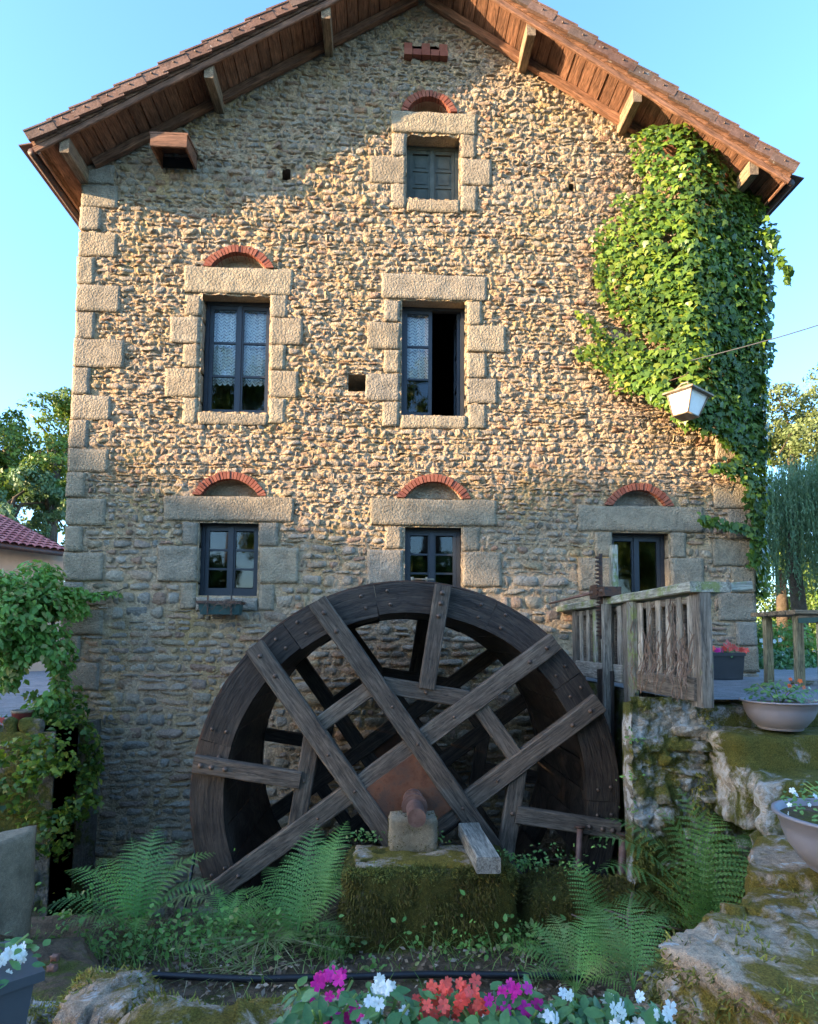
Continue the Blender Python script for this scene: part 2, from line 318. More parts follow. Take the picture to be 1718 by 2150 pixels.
def tube_mesh(name, pts, rad, mat, n=8, caps=True, smooth=True):
    pts = [Vector(p) for p in pts]; rr = rad if isinstance(rad, (list, tuple)) else [rad]*len(pts)
    V = []; F = []; prev = None
    for i, p in enumerate(pts):
        d = (pts[min(i+1, len(pts)-1)]-pts[max(i-1, 0)]).normalized()
        a = prev if prev is not None else (Vector((0, 0, 1)) if abs(d.z) < 0.9 else Vector((1, 0, 0)))
        u = d.cross(a).normalized(); v = u.cross(d).normalized(); prev = v
        for k in range(n):
            t = 2*math.pi*k/n; V.append(p+(u*math.cos(t)+v*math.sin(t))*rr[i])
    for i in range(len(pts)-1):
        for k in range(n):
            a = i*n+k; b = i*n+(k+1) % n; F.append((a, b, b+n, a+n))
    if caps: F.append(tuple(range(n))[::-1]); F.append(tuple(range(len(V)-n, len(V))))
    V = np.array([tuple(v) for v in V])
    return npmesh(name, V, F, mat, smooth, grain=V)
def tube(name, pts, rad, mat, parent=None, **k): return obj(name, tube_mesh(name, pts, rad, mat, **k), parent)
def lathe_mesh(name, prof, mat, n=32, smooth=True):
    V = []; F = []
    for r, z in prof:
        for k in range(n):
            t = 2*math.pi*k/n; V.append((r*math.cos(t), r*math.sin(t), z))
    for i in range(len(prof)-1):
        for k in range(n):
            a = i*n+k; b = i*n+(k+1) % n; F.append((a, b, b+n, a+n))
    return npmesh(name, np.array(V), F, mat, smooth)
_seed = [0]
def beam(name, p0, p1, width, thick, mat, parent=None, nrm=(0, -1, 0), ch=0.008, seg=None, amp=0.004, mat2=None):
    """a timber from p0 to p1, chamfered and slightly uneven; local X runs along the grain"""
    p0 = Vector(p0); p1 = Vector(p1); X = (p1-p0); L = X.length; X.normalize()
    Z = Vector(nrm); Z = (Z-X*Z.dot(X)).normalized(); Y = Z.cross(X)
    seg = seg or max(2, int(L/0.12)); w, t = width/2, thick/2; ch = min(ch, w*0.5, t*0.5)
    cs = [(-w+ch, -t), (w-ch, -t), (w, -t+ch), (w, t-ch), (w-ch, t), (-w+ch, t), (-w, t-ch), (-w, -t+ch)]
    _seed[0] += 1; V = []; F = []
    for i in range(seg+1):
        for (a, b) in cs: V.append((L*i/seg, a, b))
    V = np.array(V); J = np.stack([fbm(V+_seed[0]*3.1, 9, 2, 11), fbm(V+_seed[0]*3.1, 9, 2, 12)], 1)*amp
    V[:, 1:] += J
    for i in range(seg):
        for k in range(8):
            a = i*8+k; b = i*8+(k+1) % 8; F.append((a, b, b+8, a+8))
    F.append(tuple(range(8))[::-1]); F.append(tuple(range(seg*8, seg*8+8)))
    mw = Matrix(((X.x, Y.x, Z.x, p0.x), (X.y, Y.y, Z.y, p0.y), (X.z, Y.z, Z.z, p0.z), (0, 0, 0, 1)))
    return obj(name, npmesh(name, V, F, mat, False, grain=V), parent, mw)
def gridbox(corners, z0, z1, n=(12, 8, 5), amp=0.02, freq=3.0, seed=0, rnd=0.03, taper=0.0):
    """a block over a four-cornered footprint; faces subdivided, rounded and displaced. returns V, F"""
    c = [np.array(p, float) for p in corners]; nx, ny, nz = n; V = []; F = []; idx = {}
    def vid(i, j, k):
        key = (i, j, k)
        if key not in idx:
            u, v, w_ = i/nx, j/ny, k/nz
            idx[key] = len(V); V.append((u, v, w_))
        return idx[key]
    for i in range(nx):
        for j in range(ny):
            F.append((vid(i, j, nz), vid(i+1, j, nz), vid(i+1, j+1, nz), vid(i, j+1, nz)))
            F.append((vid(i, j, 0), vid(i, j+1, 0), vid(i+1, j+1, 0), vid(i+1, j, 0)))
    for k in range(nz):
        for i in range(nx):
            F.append((vid(i, 0, k), vid(i+1, 0, k), vid(i+1, 0, k+1), vid(i, 0, k+1)))
            F.append((vid(i+1, ny, k), vid(i, ny, k), vid(i, ny, k+1), vid(i+1, ny, k+1)))
        for j in range(ny):
            F.append((vid(0, j+1, k), vid(0, j, k), vid(0, j, k+1), vid(0, j+1, k+1)))
            F.append((vid(nx, j, k), vid(nx, j+1, k), vid(nx, j+1, k+1), vid(nx, j, k+1)))
    U = np.array(V); u, v, w_ = U[:, 0:1], U[:, 1:2], U[:, 2]
    Pxy = (c[0]*(1-u)*(1-v)+c[1]*u*(1-v)+c[2]*u*v+c[3]*(1-u)*v)
    mid = sum(c)/4
    size = max(np.linalg.norm(c[1]-c[0]), 1e-6); size2 = max(np.linalg.norm(c[3]-c[0]), 1e-6); h = z1-z0
    ex = np.minimum(U[:, 0], 1-U[:, 0])*size; ey = np.minimum(U[:, 1], 1-U[:, 1])*size2; ez = np.minimum(w_, 1-w_)*h
    e = np.sort(np.stack([ex, ey, ez], 1), 1)[:, 1]                 # distance to the nearest edge
    P = np.column_stack([Pxy, z0+w_*h])
    C3 = np.array([mid[0], mid[1], (z0+z1)/2])
    D = P-C3; D /= (np.linalg.norm(D, axis=1, keepdims=True)+1e-9)
    P = P-D*(rnd*np.exp(-e/(rnd*1.2+1e-6)))[:, None]
    nse = np.stack([fbm(P+seed*5.3, freq, 4, seed), fbm(P+seed*5.3+9, freq, 4, seed+5), fbm(P+seed*5.3+19, freq, 4, seed+9)], 1)
    P = P+nse*amp
    fa = facet(P[:, 0], P[:, 1], 5.5, seed+3, 1.4); P[:, 2] += amp*0.45*fa*(w_ > 0.5)
    lay = np.floor((P[:, 2]+0.03*fbm(P, 2.0, 2, seed+31))/0.055).astype(np.int64); hs_ = _hash(lay, lay*0, lay*0, seed+5)-0.5
    out = (P-C3)[:, :2]; out = out/(np.linalg.norm(out, axis=1, keepdims=True)+1e-9); side = np.clip(1-np.minimum(ex, ey)/0.06, 0, 1)
    P[:, :2] += out*(hs_*amp*0.9*side+amp*0.5*side*facet(P[:, 0]+P[:, 1]*0.7, P[:, 2], 7, seed+9))[:, None]
    return P, np.array(F)
def block(name, x0, x1, y0, y1, z0, z1, mat, parent, amp=0.010, rnd=0.004, n=None, freq=6):
    n = n or (max(4, int((x1-x0)/0.035)), 3, max(4, int((z1-z0)/0.035))); _seed[0] += 1
    V, F = gridbox([(x0, y0), (x1, y0), (x1, y1), (x0, y1)], z0, z1, n, amp, freq, _seed[0], rnd)
    return obj(name, npmesh(name, V, F, mat, False), parent)
def scatter(shapeV, shapeF, Pn, Xa, Ya, Za, S_, rnd=None):
    """many copies of one small shape as arrays: positions Pn, axes, sizes"""
    sv = np.asarray(shapeV, float); sf = np.asarray(shapeF); n = len(Pn); S_ = np.broadcast_to(np.asarray(S_, float), (n,))
    V = Pn[:, None, :]+S_[:, None, None]*(sv[None, :, 0:1]*Xa[:, None, :]+sv[None, :, 1:2]*Ya[:, None, :]+sv[None, :, 2:3]*Za[:, None, :])
    F = (sf[None]+(np.arange(n)*len(sv))[:, None, None]).reshape(-1, sf.shape[1])
    r = np.repeat(rng.random(n) if rnd is None else rnd, len(sf))
    return V.reshape(-1, 3), F, r
def frames(normal, spin=None, n=None):
    """orthonormal frames with Z = normal and Y hanging downwards, spun by an angle"""
    Z = normal/np.linalg.norm(normal, axis=1, keepdims=True)
    dn = np.tile(np.array([0.01, 0.013, -1.0]), (len(Z), 1))
    Y = dn-Z*(dn*Z).sum(1, keepdims=True); Y /= (np.linalg.norm(Y, axis=1, keepdims=True)+1e-9)
    X = np.cross(Y, Z)
    if spin is not None:
        c, s = np.cos(spin)[:, None], np.sin(spin)[:, None]; X, Y = X*c+Y*s, -X*s+Y*c
    return X, Y, Z
IVYV = [(0, 0, 0.02), (0.0, -0.42, 0), (0.33, -0.42, -0.03), (0.52, -0.02, -0.05), (0.22, 0.1, 0.0), (0.0, 0.62, -0.07), (-0.22, 0.1, 0.0), (-0.52, -0.02, -0.05), (-0.33, -0.42, -0.03)]
IVYF = [(0, 1, 2), (0, 2, 3), (0, 3, 4), (0, 4, 5), (0, 5, 6), (0, 6, 7), (0, 7, 8), (0, 8, 1)]
RHV = [(0, -0.5, 0), (0.3, 0.0, 0.04), (0, 0.5, -0.03), (-0.3, 0.0, 0.04)]; RHF = [(0, 1, 2, 3)]
LANV = [(0, 0, 0), (0.17, 0.35, 0.03), (0, 1, -0.1), (-0.17, 0.35, 0.03)]; LANF = [(0, 1, 2, 3)]
OVV = [(0, 0, 0), (0.22, 0.18, 0.04), (0.30, 0.48, 0.05), (0.17, 0.8, 0.02), (0, 1.05, -0.06), (-0.17, 0.8, 0.02), (-0.30, 0.48, 0.05), (-0.22, 0.18, 0.04), (0, 0.5, -0.02)]
OVF = [(8, 0, 1), (8, 1, 2), (8, 2, 3), (8, 3, 4), (8, 4, 5), (8, 5, 6), (8, 6, 7), (8, 7, 0)]
BLV = [(-0.06, 0, 0), (0.06, 0, 0), (0.04, 0.55, 0.06), (0.0, 1.0, 0.22), (-0.04, 0.55, 0.06)]; BLF = [(0, 1, 2, 4), (4, 2, 3, 3)]
def sample_surface(V, F, n, cond=None):
    F = np.asarray(F)[:, :4]; A, B, C, D = V[F[:, 0]], V[F[:, 1]], V[F[:, 2]], V[F[:, 3]]
    nr = np.cross(C-A, D-B); area = np.linalg.norm(nr, axis=1)+1e-12; nr = nr/area[:, None]
    wgt = area*(cond(A, nr) if cond else 1.0); wgt = wgt/wgt.sum()
    k = rng.choice(len(F), n, p=wgt); u = rng.random((n, 1)); v = rng.random((n, 1))
    return (A[k]*(1-u)*(1-v)+B[k]*u*(1-v)+C[k]*u*v+D[k]*(1-u)*v), nr[k]
def fuzz(name, V, F, n, mat, parent, length=0.02, width=1.0, cond=None, droop=0.6, clump=5.0, thr=-0.1):
    P, nr = sample_surface(V, F, n, cond); k = fbm(P, clump, 4, 77) > thr; P, nr = P[k], nr[k]; n = len(P)
    d = nr+rng.normal(0, 0.5, (n, 3)); d[:, 2] -= droop; d /= np.linalg.norm(d, axis=1, keepdims=True)
    X = np.cross(d, rng.normal(0, 1, (n, 3))); X /= np.linalg.norm(X, axis=1, keepdims=True); Z = np.cross(X, d)
    s = length*rng.uniform(0.5, 1.5, n)
    VV, FF, r = scatter([(-0.16*width, 0, 0), (0.16*width, 0, 0), (0.03, 1, 0.1), (-0.03, 1, 0.1)], [(0, 1, 2, 3)], P, X, d, Z, s)
    return tag(obj(name, npmesh(name, VV, FF, mat, rnd=r), parent), kind='stuff')
def in_poly(P, poly):
    x, y = P[:, 0], P[:, 1]; ins = np.zeros(len(P), bool); n = len(poly); j = n-1
    for i in range(n):
        xi, yi = poly[i]; xj, yj = poly[j]
        c = ((yi > y) != (yj > y)) & (x < (xj-xi)*(y-yi)/(yj-yi+1e-12)+xi); ins ^= c; j = i
    return ins

# ------------------------------------------------------------------ rubble masonry
def rubble(parent, u0, u1, v0, v1, allowed, excl, xf, rowh=(0.06, 0.14), width=(0.10, 0.34), rough=lambda v: 1.0, n_parts=300,
           show=None, mats=('mortar', 'rubble'), step=0.016, mortar_name='mortar_face', mamp=0.015, seed=1, gap=0.016, relief=0.022, fine=lambda v: 1.0):
    r_ = np.random.default_rng(seed)
    nu, nv = int((u1-u0)/step), int((v1-v0)/step)
    uu, vv = np.meshgrid(np.linspace(u0, u1, nu+1), np.linspace(v0, v1, nv+1)); U, Vv = uu.ravel(), vv.ravel()
    P3 = np.stack([U, Vv, np.zeros_like(U)+seed*7.7], 1); rg = rough(U, Vv)
    n1 = fbm(P3, 9, 3, 3); n2 = vnoise(P3*27.0, 21); n3 = vnoise(P3*48.0+3.3, 22)
    chunk = np.clip((n2+0.15)*2.2, -1, 1)                           # lumps with steep sides
    H = -0.006+mamp*(0.6*n1+rg*(0.95*facet(U, Vv, 17, seed, 0.8)+0.55*facet(U, Vv, 34, seed+40, 0.9)+0.25*n3)+0.3*n3+0.25*facet(U, Vv, 26, seed+60))
    idx = np.arange(len(U)).reshape(nv+1, nu+1)
    Q = np.stack([idx[:-1, :-1], idx[:-1, 1:], idx[1:, 1:], idx[1:, :-1]], -1).reshape(-1, 4)
    cu = U[Q].mean(1); cv = Vv[Q].mean(1); ok = allowed(cu, cv)
    for (a, b, c, d) in excl: ok &= ~((cu > a+0.012) & (cu < b-0.012) & (cv > c+0.012) & (cv < d-0.012))
    Q = Q[ok]; used = np.unique(Q); remap = -np.ones(len(U), int); remap[used] = np.arange(len(used))
    face = obj(mortar_name, npmesh(mortar_name, xf(U[used], Vv[used], H[used]), remap[Q], M[mats[0]]), parent)
    # stones in wandering courses
    st = []; v = v0
    while v < v1:
        fz = fine(v); h = r_.uniform(*rowh)*r_.choice([0.7, 1.0, 1.25])*fz; u = u0-r_.uniform(0, 0.2)
        while u < u1:
            w_ = r_.uniform(*width)*(0.55 if r_.random() < 0.35 else 1)*fz
            if h > 0.11 and r_.random() < 0.35:
                s = r_.uniform(0.35, 0.65); st.append((u, u+w_, v, v+h*s)); st.append((u, u+w_, v+h*s, v+h))
            else: st.append((u, u+w_, v, v+h))
            u += w_
        v += h
    st = np.array(st); off = 0.045*fbm(np.stack([st[:, :2].mean(1), st[:, 2]*0.6, st[:, 0]*0], 1), 0.9, 2, 5)
    st[:, 2] += off; st[:, 3] += off
    for (a, b, c, d) in excl:                                       # trim against dressed stones and openings
        ou = np.minimum(st[:, 1], b)-np.maximum(st[:, 0], a); ov = np.minimum(st[:, 3], d)-np.maximum(st[:, 2], c); hit = (ou > 0) & (ov > 0)
        mu = (st[:, 0]+st[:, 1])/2; mv = (st[:, 2]+st[:, 3])/2
        hu = hit & (ou <= ov*1.6); hv = hit & ~hu
        L = hu & (mu < (a+b)/2); st[L, 1] = a; R_ = hu & ~L; st[R_, 0] = b
        B = hv & (mv < (c+d)/2); st[B, 3] = c; T = hv & ~B; st[T, 2] = d
    W_, H_ = st[:, 1]-st[:, 0], st[:, 3]-st[:, 2]; cu, cv = (st[:, 0]+st[:, 1])/2, (st[:, 2]+st[:, 3])/2
    k = (W_ > 0.035) & (H_ > 0.022) & allowed(cu, cv) & allowed(st[:, 0], cv) & allowed(st[:, 1], cv) & allowed(cu, st[:, 3])
    st = st[k]; W_, H_, cu, cv = W_[k], H_[k], cu[k], cv[k]; n = len(st)
    sg = np.array([-1, -0.87, -0.45, 0.05, 0.5, 0.87, 1]); tg = np.array([-1, -0.8, 0.0, 0.8, 1])
    s, t = np.meshgrid(sg, tg); s, t = s.ravel(), t.ravel(); m_ = np.maximum(abs(s), abs(t))
    rs = s*np.sqrt(1-0.32*t*t*abs(s)); rt = t*np.sqrt(1-0.30*s*s*abs(t))
    jit = r_.normal(0, 0.10, (n, 8)); a_ = r_.normal(0, 0.05, n)
    hw, hh = (W_-gap)/2, (H_-gap)/2
    U = cu[:, None]+hw[:, None]*rs[None]*(1+jit[:, :1]*t[None]+jit[:, 1:2]*t[None]**2*0.7)
    V_ = cv[:, None]+hh[:, None]*rt[None]*(1+jit[:, 2:3]*s[None]*1.4-abs(jit[:, 3:4])*s[None]**2)+hw[:, None]*rs[None]*a_[:, None]
    PP = np.stack([U, V_, np.zeros_like(U)+seed], -1); rg = rough(U, V_)
    w1 = fbm(PP, 14, 2, 31); U = U+0.012*w1*(1+rg); V_ = V_+0.010*fbm(PP+5, 14, 2, 32)*(1+rg)
    hgt = r_.uniform(-0.1, 0.9, n)[:, None]*relief
    prof = np.where(m_ > 0.99, -1.0, np.where(m_ > 0.8, 0.35, 1.0))[None]
    H = np.where(prof < 0, -0.03, hgt*prof+relief*(0.3+0.5*rg)*fbm(PP, 20, 3, 33)*np.where(m_ > 0.8, 0.5, 1.0)[None])
    H = H+np.where(prof < 0, 0, relief*(0.25+0.55*rg)*facet(U, V_, 24, seed+80, 0.8)); tilt = r_.normal(0, 0.010, (n, 2)); H = H+np.where(prof < 0, 0, tilt[:, :1]*s[None]+tilt[:, 1:]*t[None])
    ii = np.arange(35).reshape(5, 7); q = np.stack([ii[:-1, :-1], ii[:-1, 1:], ii[1:, 1:], ii[1:, :-1]], -1).reshape(-1, 4)
    X3 = xf(U.ravel(), V_.ravel(), H.ravel()).reshape(n, 35, 3)
    area = W_*H_*(show(cu, cv) if show is not None else 1.0); order = np.argsort(-area); big = order[:n_parts]; rest = order[n_parts:]
    for i in big:
        c = Vector(X3[i].mean(0)); obj('stone', npmesh('stone', X3[i]-np.array(c), q, M[mats[1]]), face, Matrix.Translation(c))
    F = (q[None]+(np.arange(len(rest))*35)[:, None, None]).reshape(-1, 4)
    if len(rest): tag(obj('small_stone', npmesh('small_stone', X3[rest].reshape(-1, 3), F, M[mats[1]], rnd=np.repeat(r_.random(len(rest)), len(q))), face), kind='stuff')
    return face

# ================================================================== GROUND
BED, PIT, LZ = -1.56, -3.2, -0.5
def sheet(name, x0, x1, y0, y1, z, mat, step=0.1, amp=0.03, freq=2.5, edge=None):
    nx, ny = max(1, int((x1-x0)/step)), max(1, int((y1-y0)/step))
    X, Y = np.meshgrid(np.linspace(x0, x1, nx+1), np.linspace(y0, y1, ny+1)); P = np.stack([X.ravel(), Y.ravel(), np.zeros(X.size)], 1)
    P[:, 2] = z+amp*fbm(P, freq, 4, 3)+(edge(P) if edge else 0)
    idx = np.arange(len(P)).reshape(ny+1, nx+1); F = np.stack([idx[:-1, :-1], idx[:-1, 1:], idx[1:, 1:], idx[1:, :-1]], -1).reshape(-1, 4)
    o = obj(name, npmesh(name, P, F, mat, True)); tag(o, kind='structure'); return P, F
bedV, bedF = sheet('bed_soil', -9, 2.3, -5.55, -2.42, BED, M['soil'], 0.05, 0.05, 3.0, lambda P: 0.06*np.exp(-((P[:, 1]+2.5)/0.3)**2))
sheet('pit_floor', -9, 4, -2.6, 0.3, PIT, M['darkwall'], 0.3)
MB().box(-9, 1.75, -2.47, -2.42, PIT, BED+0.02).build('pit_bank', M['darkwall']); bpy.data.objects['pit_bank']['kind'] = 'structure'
sheet('terrace_gravel', 2.05, 30, -2.72, 40, 0.0, M['gravel'], 0.25, 0.008, 1.5)
sheet('lawn_right', 30, 400, -60, 400, -0.02, M['grassland'], 30, 0.0)
sheet('lawn_far', -400, 30, 40, 400, -0.05, M['grassland'], 30, 0.0)
sheet('yard_left', -60, -3.46, -0.95, 40, LZ, M['gravel'], 0.5, 0.01, 1.0)
sheet('field_left', -400, -60, -60, 400, LZ-0.05, M['grassland'], 30, 0.0)
sheet('field_left_near', -60, -9, -60, -0.95, LZ-0.06, M['grassland'], 6, 0.0)
sheet('path', -9, 8, -30, -5.55, -1.15, M['gravel'], 0.5, 0.01, 1.0)
sheet('lawn_behind', -400, 400, -400, -60, -0.1, M['grassland'], 40, 0.0)
sheet('lawn_side', 8, 400, -60, -5.55, -0.6, M['grassland'], 20, 0.0)
sheet('bank_right', 2.9, 8, -5.55, -2.7, -0.65, M['soil'], 0.2, 0.03)
sheet('bank_behind', -60, 8, -60, -30, -0.6, M['grassland'], 10, 0.0)

# ================================================================== MILL
XL, XR, RX, RZ, SL, OV = -3.455, 4.28, 0.41, 8.10, 0.61, 0.5        # wall edges, ridge x, soffit height at ridge, slope, verge overhang
def soff(x): return RZ-SL*np.abs(x-RX)
mill = thing('mill_building', (0.4, 0, 0), 'tall rubble stone watermill with gable end, granite window surrounds and tiled roof', 'watermill')
def wrect(x0, y0, x1, y1):
    xm, ym = (x0+x1)/2, (y0+y1)/2
    return at(x0, ym)[0], at(x1, ym)[0], at(xm, y1)[2], at(xm, y0)[2]
openings = dict(TW=(853, 282, 967, 420), UL=(421, 618, 567, 867), CU=(841, 628, 979, 873), LL=(415, 1095, 544, 1253), LC=(847, 1105, 970, 1262), LR=(1285, 1117, 1408, 1275))
lintels = dict(TW=(822, 237, 1001, 281), UL=(387, 563, 616, 618), CU=(801, 578, 1023, 630), LL=(344, 1042, 617, 1095), LC=(777, 1048, 1043, 1104), LR=(1214, 1063, 1477, 1117))
sills = dict(TW=(853, 420, 967, 446), UL=(415, 867, 564, 892), CU=(840, 873, 981, 900), LL=(410, 1254, 543, 1282), LC=(846, 1262, 971, 1290), LR=(1284, 1275, 1409, 1300))
jambs = [(822, 282, 853, 328), (775, 329, 853, 386), (820, 387, 853, 438), (967, 282, 1000, 332), (967, 334, 1032, 390), (967, 391, 1003, 445),
         (388, 619, 423, 664), (357, 666, 421, 721), (384, 722, 419, 772), (347, 774, 417, 834), (383, 835, 415, 890),
         (568, 619, 605, 667), (567, 668, 637, 725), (566, 726, 600, 777), (565, 778, 627, 835), (564, 836, 600, 890),
         (806, 630, 841, 676), (770, 677, 841, 734), (806, 735, 840, 783), (767, 784, 840, 843), (803, 844, 839, 896),
         (980, 631, 1012, 683), (980, 684, 1062, 740), (980, 741, 1022, 794), (980, 795, 1045, 848), (981, 849, 1022, 900),
         (384, 1096, 415, 1145), (332, 1146, 414, 1222), (379, 1223, 411, 1280), (545, 1097, 585, 1148), (545, 1149, 627, 1226), (544, 1227, 576, 1282),
         (808, 1105, 846, 1153), (771, 1154, 846, 1229), (808, 1230, 846, 1288), (971, 1106, 1008, 1157), (971, 1158, 1053, 1233), (971, 1234, 1010, 1290),
         (1249, 1117, 1285, 1170), (1214, 1171, 1285, 1240), (1248, 1241, 1285, 1300), (1408, 1118, 1441, 1171), (1408, 1172, 1478, 1240), (1408, 1241, 1442, 1300)]
EX = []
for nme, r in list(lintels.items()):
    x0, x1, z0, z1 = wrect(*r); EX.append((x0, x1, z0, z1)); block('lintel', x0, x1, -0.014, 0.3, z0+0.004, z1, M['granite'], mill)
for nme, r in sills.items():
    x0, x1, z0, z1 = wrect(*r); EX.append((x0, x1, z0, z1)); block('sill', x0+0.004, x1-0.004, -0.016, 0.3, z0, z1-0.004, M['granite'], mill)
for r in jambs:
    x0, x1, z0, z1 = wrect(*r); EX.append((x0, x1, z0, z1)); block('jamb_stone', x0, x1, -0.010-random.random()*0.01, 0.3, z0+0.004, z1-0.004, M['granite'], mill)
OPN = {k: wrect(*v) for k, v in openings.items()}
EX += list(OPN.values())
# quoins
ql = [(388, 436, 248), (436, 484, 214), (487, 539, 247), (539, 597, 200), (598, 655, 254), (656, 712, 200), (712, 772, 262), (772, 830, 190), (830, 882, 234), (882, 942, 186), (942, 992, 228), (992, 1045, 180), (1047, 1104, 222), (1105, 1160, 174), (1160, 1220, 217), (1221, 1278, 172), (1279, 1334, 216), (1335, 1390, 168), (1391, 1450, 208), (1451, 1508, 166), (1509, 1570, 206), (1571, 1640, 170), (1641, 1710, 210)]
for (a, b, xr) in ql+[(345, 387, 240)]:
    x1 = at(xr, (a+b)/2)[0]; z0, z1 = at(180, b)[2], at(180, a)[2]; EX.append((XL-0.1, x1, z0, z1))
    block('quoin_stone', XL-0.012-random.random()*0.01, x1, -0.012-random.random()*0.012, 0.34, z0+0.004, z1-0.004, M['granite'], mill)
z = -0.3; k = 0
while z < 5.3:
    h = random.uniform(0.27, 0.36); wd = (0.46 if k % 2 else 0.26)+random.uniform(-0.06, 0.06); EX.append((XR-wd, XR+0.1, z, z+h))
    block('quoin_stone', XR-wd, XR+0.012+random.random()*0.01, -0.012-random.random()*0.012, 0.34, z+0.005, z+h-0.005, M['granite'], mill); z += h; k += 1
# putlog holes and niche
holes = [wrect(728, 784, 773, 824), wrect(590, 352, 612, 380), wrect(1193, 384, 1207, 402)]
EX += holes; EX.append(wrect(848, 94, 940, 128))
# arches
ARCH = []
def arch(xc0, xc1, top, base, thick, n):
    X0, X1 = at(xc0, base)[0], at(xc1, base)[0]; zb = at((xc0+xc1)/2, base)[2]+0.003; zt = at((xc0+xc1)/2, top)[2]
    a = (X1-X0)/2; h = zt-zb; R_ = (a*a+h*h)/(2*h); cx = (X0+X1)/2; cz = zt-R_; th = math.asin(min(1, a/R_)); ri = R_-thick
    ARCH.append((cx, cz, R_, zb))
    node = MB(); ns = 16; t_in = math.acos(max(-1, min(1, (zb-cz)/ri)))
    pts = [(cx+ri*math.sin(-t_in+2*t_in*i/ns), cz+ri*math.cos(-t_in+2*t_in*i/ns)) for i in range(ns+1)]
    for i in range(ns):                                             # back of the recess and its curved soffit
        (xa, za), (xb, zc) = pts[i], pts[i+1]
        node.quad((xa, 0.15, zb), (xb, 0.15, zb), (xb, 0.15, zc), (xa, 0.15, za)); node.quad((xa, 0.05, za), (xa, 0.15, za), (xb, 0.15, zc), (xb, 0.05, zc))
    node.quad((X0, -0.0, zb-0.002), (X1, -0.0, zb-0.002), (X1, 0.15, zb-0.002), (X0, 0.15, zb-0.002))
    rec = node.build('relieving_arch', M['darkwall'] if False else M['rubble'], mill)
    for i in range(n):
        t0 = -th+2*th*(i+0.09)/n; t1 = -th+2*th*(i+0.91)/n; P = []
        yo = -0.018-random.random()*0.012; dr = random.uniform(-0.004, 0.006)
        for y in (yo, 0.13):
            for (t, rr) in ((t0, ri), (t1, ri), (t1, R_+dr), (t0, R_+dr)): P.append((cx+rr*math.sin(t), y, max(zb, cz+rr*math.cos(t))))
        mb = MB(); mb.hexa([P[0], P[1], P[5], P[4], P[3], P[2], P[6], P[7]]); mb.build('brick', M['brick'], rec)
arch(427, 576, 517, 563, 0.082, 22); arch(405, 560, 991, 1041, 0.082, 24); arch(833, 989, 997, 1047, 0.082, 22)
arch(1271, 1414, 1015, 1063, 0.08, 20); arch(842, 960, 192, 236, 0.08, 18)
def allowed(u, v):
    ok = (v < soff(u)+0.05) & (u > XL) & (u < XR)
    for (cx, cz, R_, zb) in ARCH: ok &= ~(((u-cx)**2+(v-cz)**2 < (R_-0.012)**2) & (v > zb-0.01))
    return ok
def mrough(u, v): return 0.30+0.70*sstep(0.9, 2.3, v+0.12*(2-u)*0-0.15*np.clip(u-1.5, 0, 3))
def mshow(u, v):
    s = np.where(v < -0.8, 0.25, 1.0)*np.where(v > 2.3, 0.75, 1.0); s = s*np.where((u > 2.6) & (v > 2.2), 0.2, 1.0)
    return s*np.where((u-0.2)**2+(v+0.8)**2 < 1.9**2, 0.3, 1.0)
wall = rubble(mill, XL, XR, PIT, RZ, allowed, EX, lambda u, v, h: np.stack([u, -h, v], 1), rowh=(0.06, 0.135), width=(0.10, 0.36), rough=mrough, show=mshow, mortar_name='gable_wall', mamp=0.0155, seed=2, gap=0.016, relief=0.014, step=0.0135, fine=lambda v: 1.0-0.42*float(sstep(0.8, 1.9, v)))
# brick slot near the ridge
x0, x1, z0, z1 = wrect(848, 94, 940, 128); zm = (z0+z1)/2
for i in range(5):
    a = x0+(x1-x0)*i/5
    for (c, d, yo) in ((zm+0.012, z1, 0.0), (z0, zm-0.03, -0.06)):
        if yo == 0.0 and i in (1, 3): continue
        MB().box(a+0.004, a+(x1-x0)/5-0.004, yo-0.02, 0.14, c, d).build('brick', M['brick'], mill)
MB().box(x0, x1, 0.12, 0.16, z0, z1).build('slot_back', M['darkwall'], mill)
for (a, b, c, d) in holes:
    MB().quad((a, 0, c), (a, 0.4, c), (a, 0.4, d), (a, 0, d)).quad((b, 0, c), (b, 0, d), (b, 0.4, d), (b, 0.4, c)).quad((a, 0, d), (a, 0.4, d), (b, 0.4, d), (b, 0, d)).quad((a, 0, c), (b, 0, c), (b, 0.4, c), (a, 0.4, c)).quad((a, 0.4, c), (b, 0.4, c), (b, 0.4, d), (a, 0.4, d)).build('wall_hole', M['rubble'], mill)
# shell: side and back walls, inner walls, floors
sh = MB()
BY = 9.0
for (x, s) in ((XL, -1), (XR, 1)): sh.box(min(x, x-s*0.35), max(x, x-s*0.35), 0.34, BY, PIT, float(soff(np.array(x)))-0.02)
sh.box(XL+0.35, XR-0.35, BY-0.35, BY, PIT, 5.5); sh.build('side_wall', M['rubble'], mill)
MB().quad((XL, BY, 5.4), (XR, BY, 5.4), (RX, BY, RZ-0.02)).build('rear_gable', M['rubble'], mill)
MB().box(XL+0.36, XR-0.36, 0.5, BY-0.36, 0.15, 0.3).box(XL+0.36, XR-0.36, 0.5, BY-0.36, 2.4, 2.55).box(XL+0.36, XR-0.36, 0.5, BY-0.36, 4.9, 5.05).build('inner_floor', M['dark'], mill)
MB().box(XL+0.36, XR-0.36, 3.2, 3.3, 0.3, 7.0).build('inner_wall', M['dark'], mill)
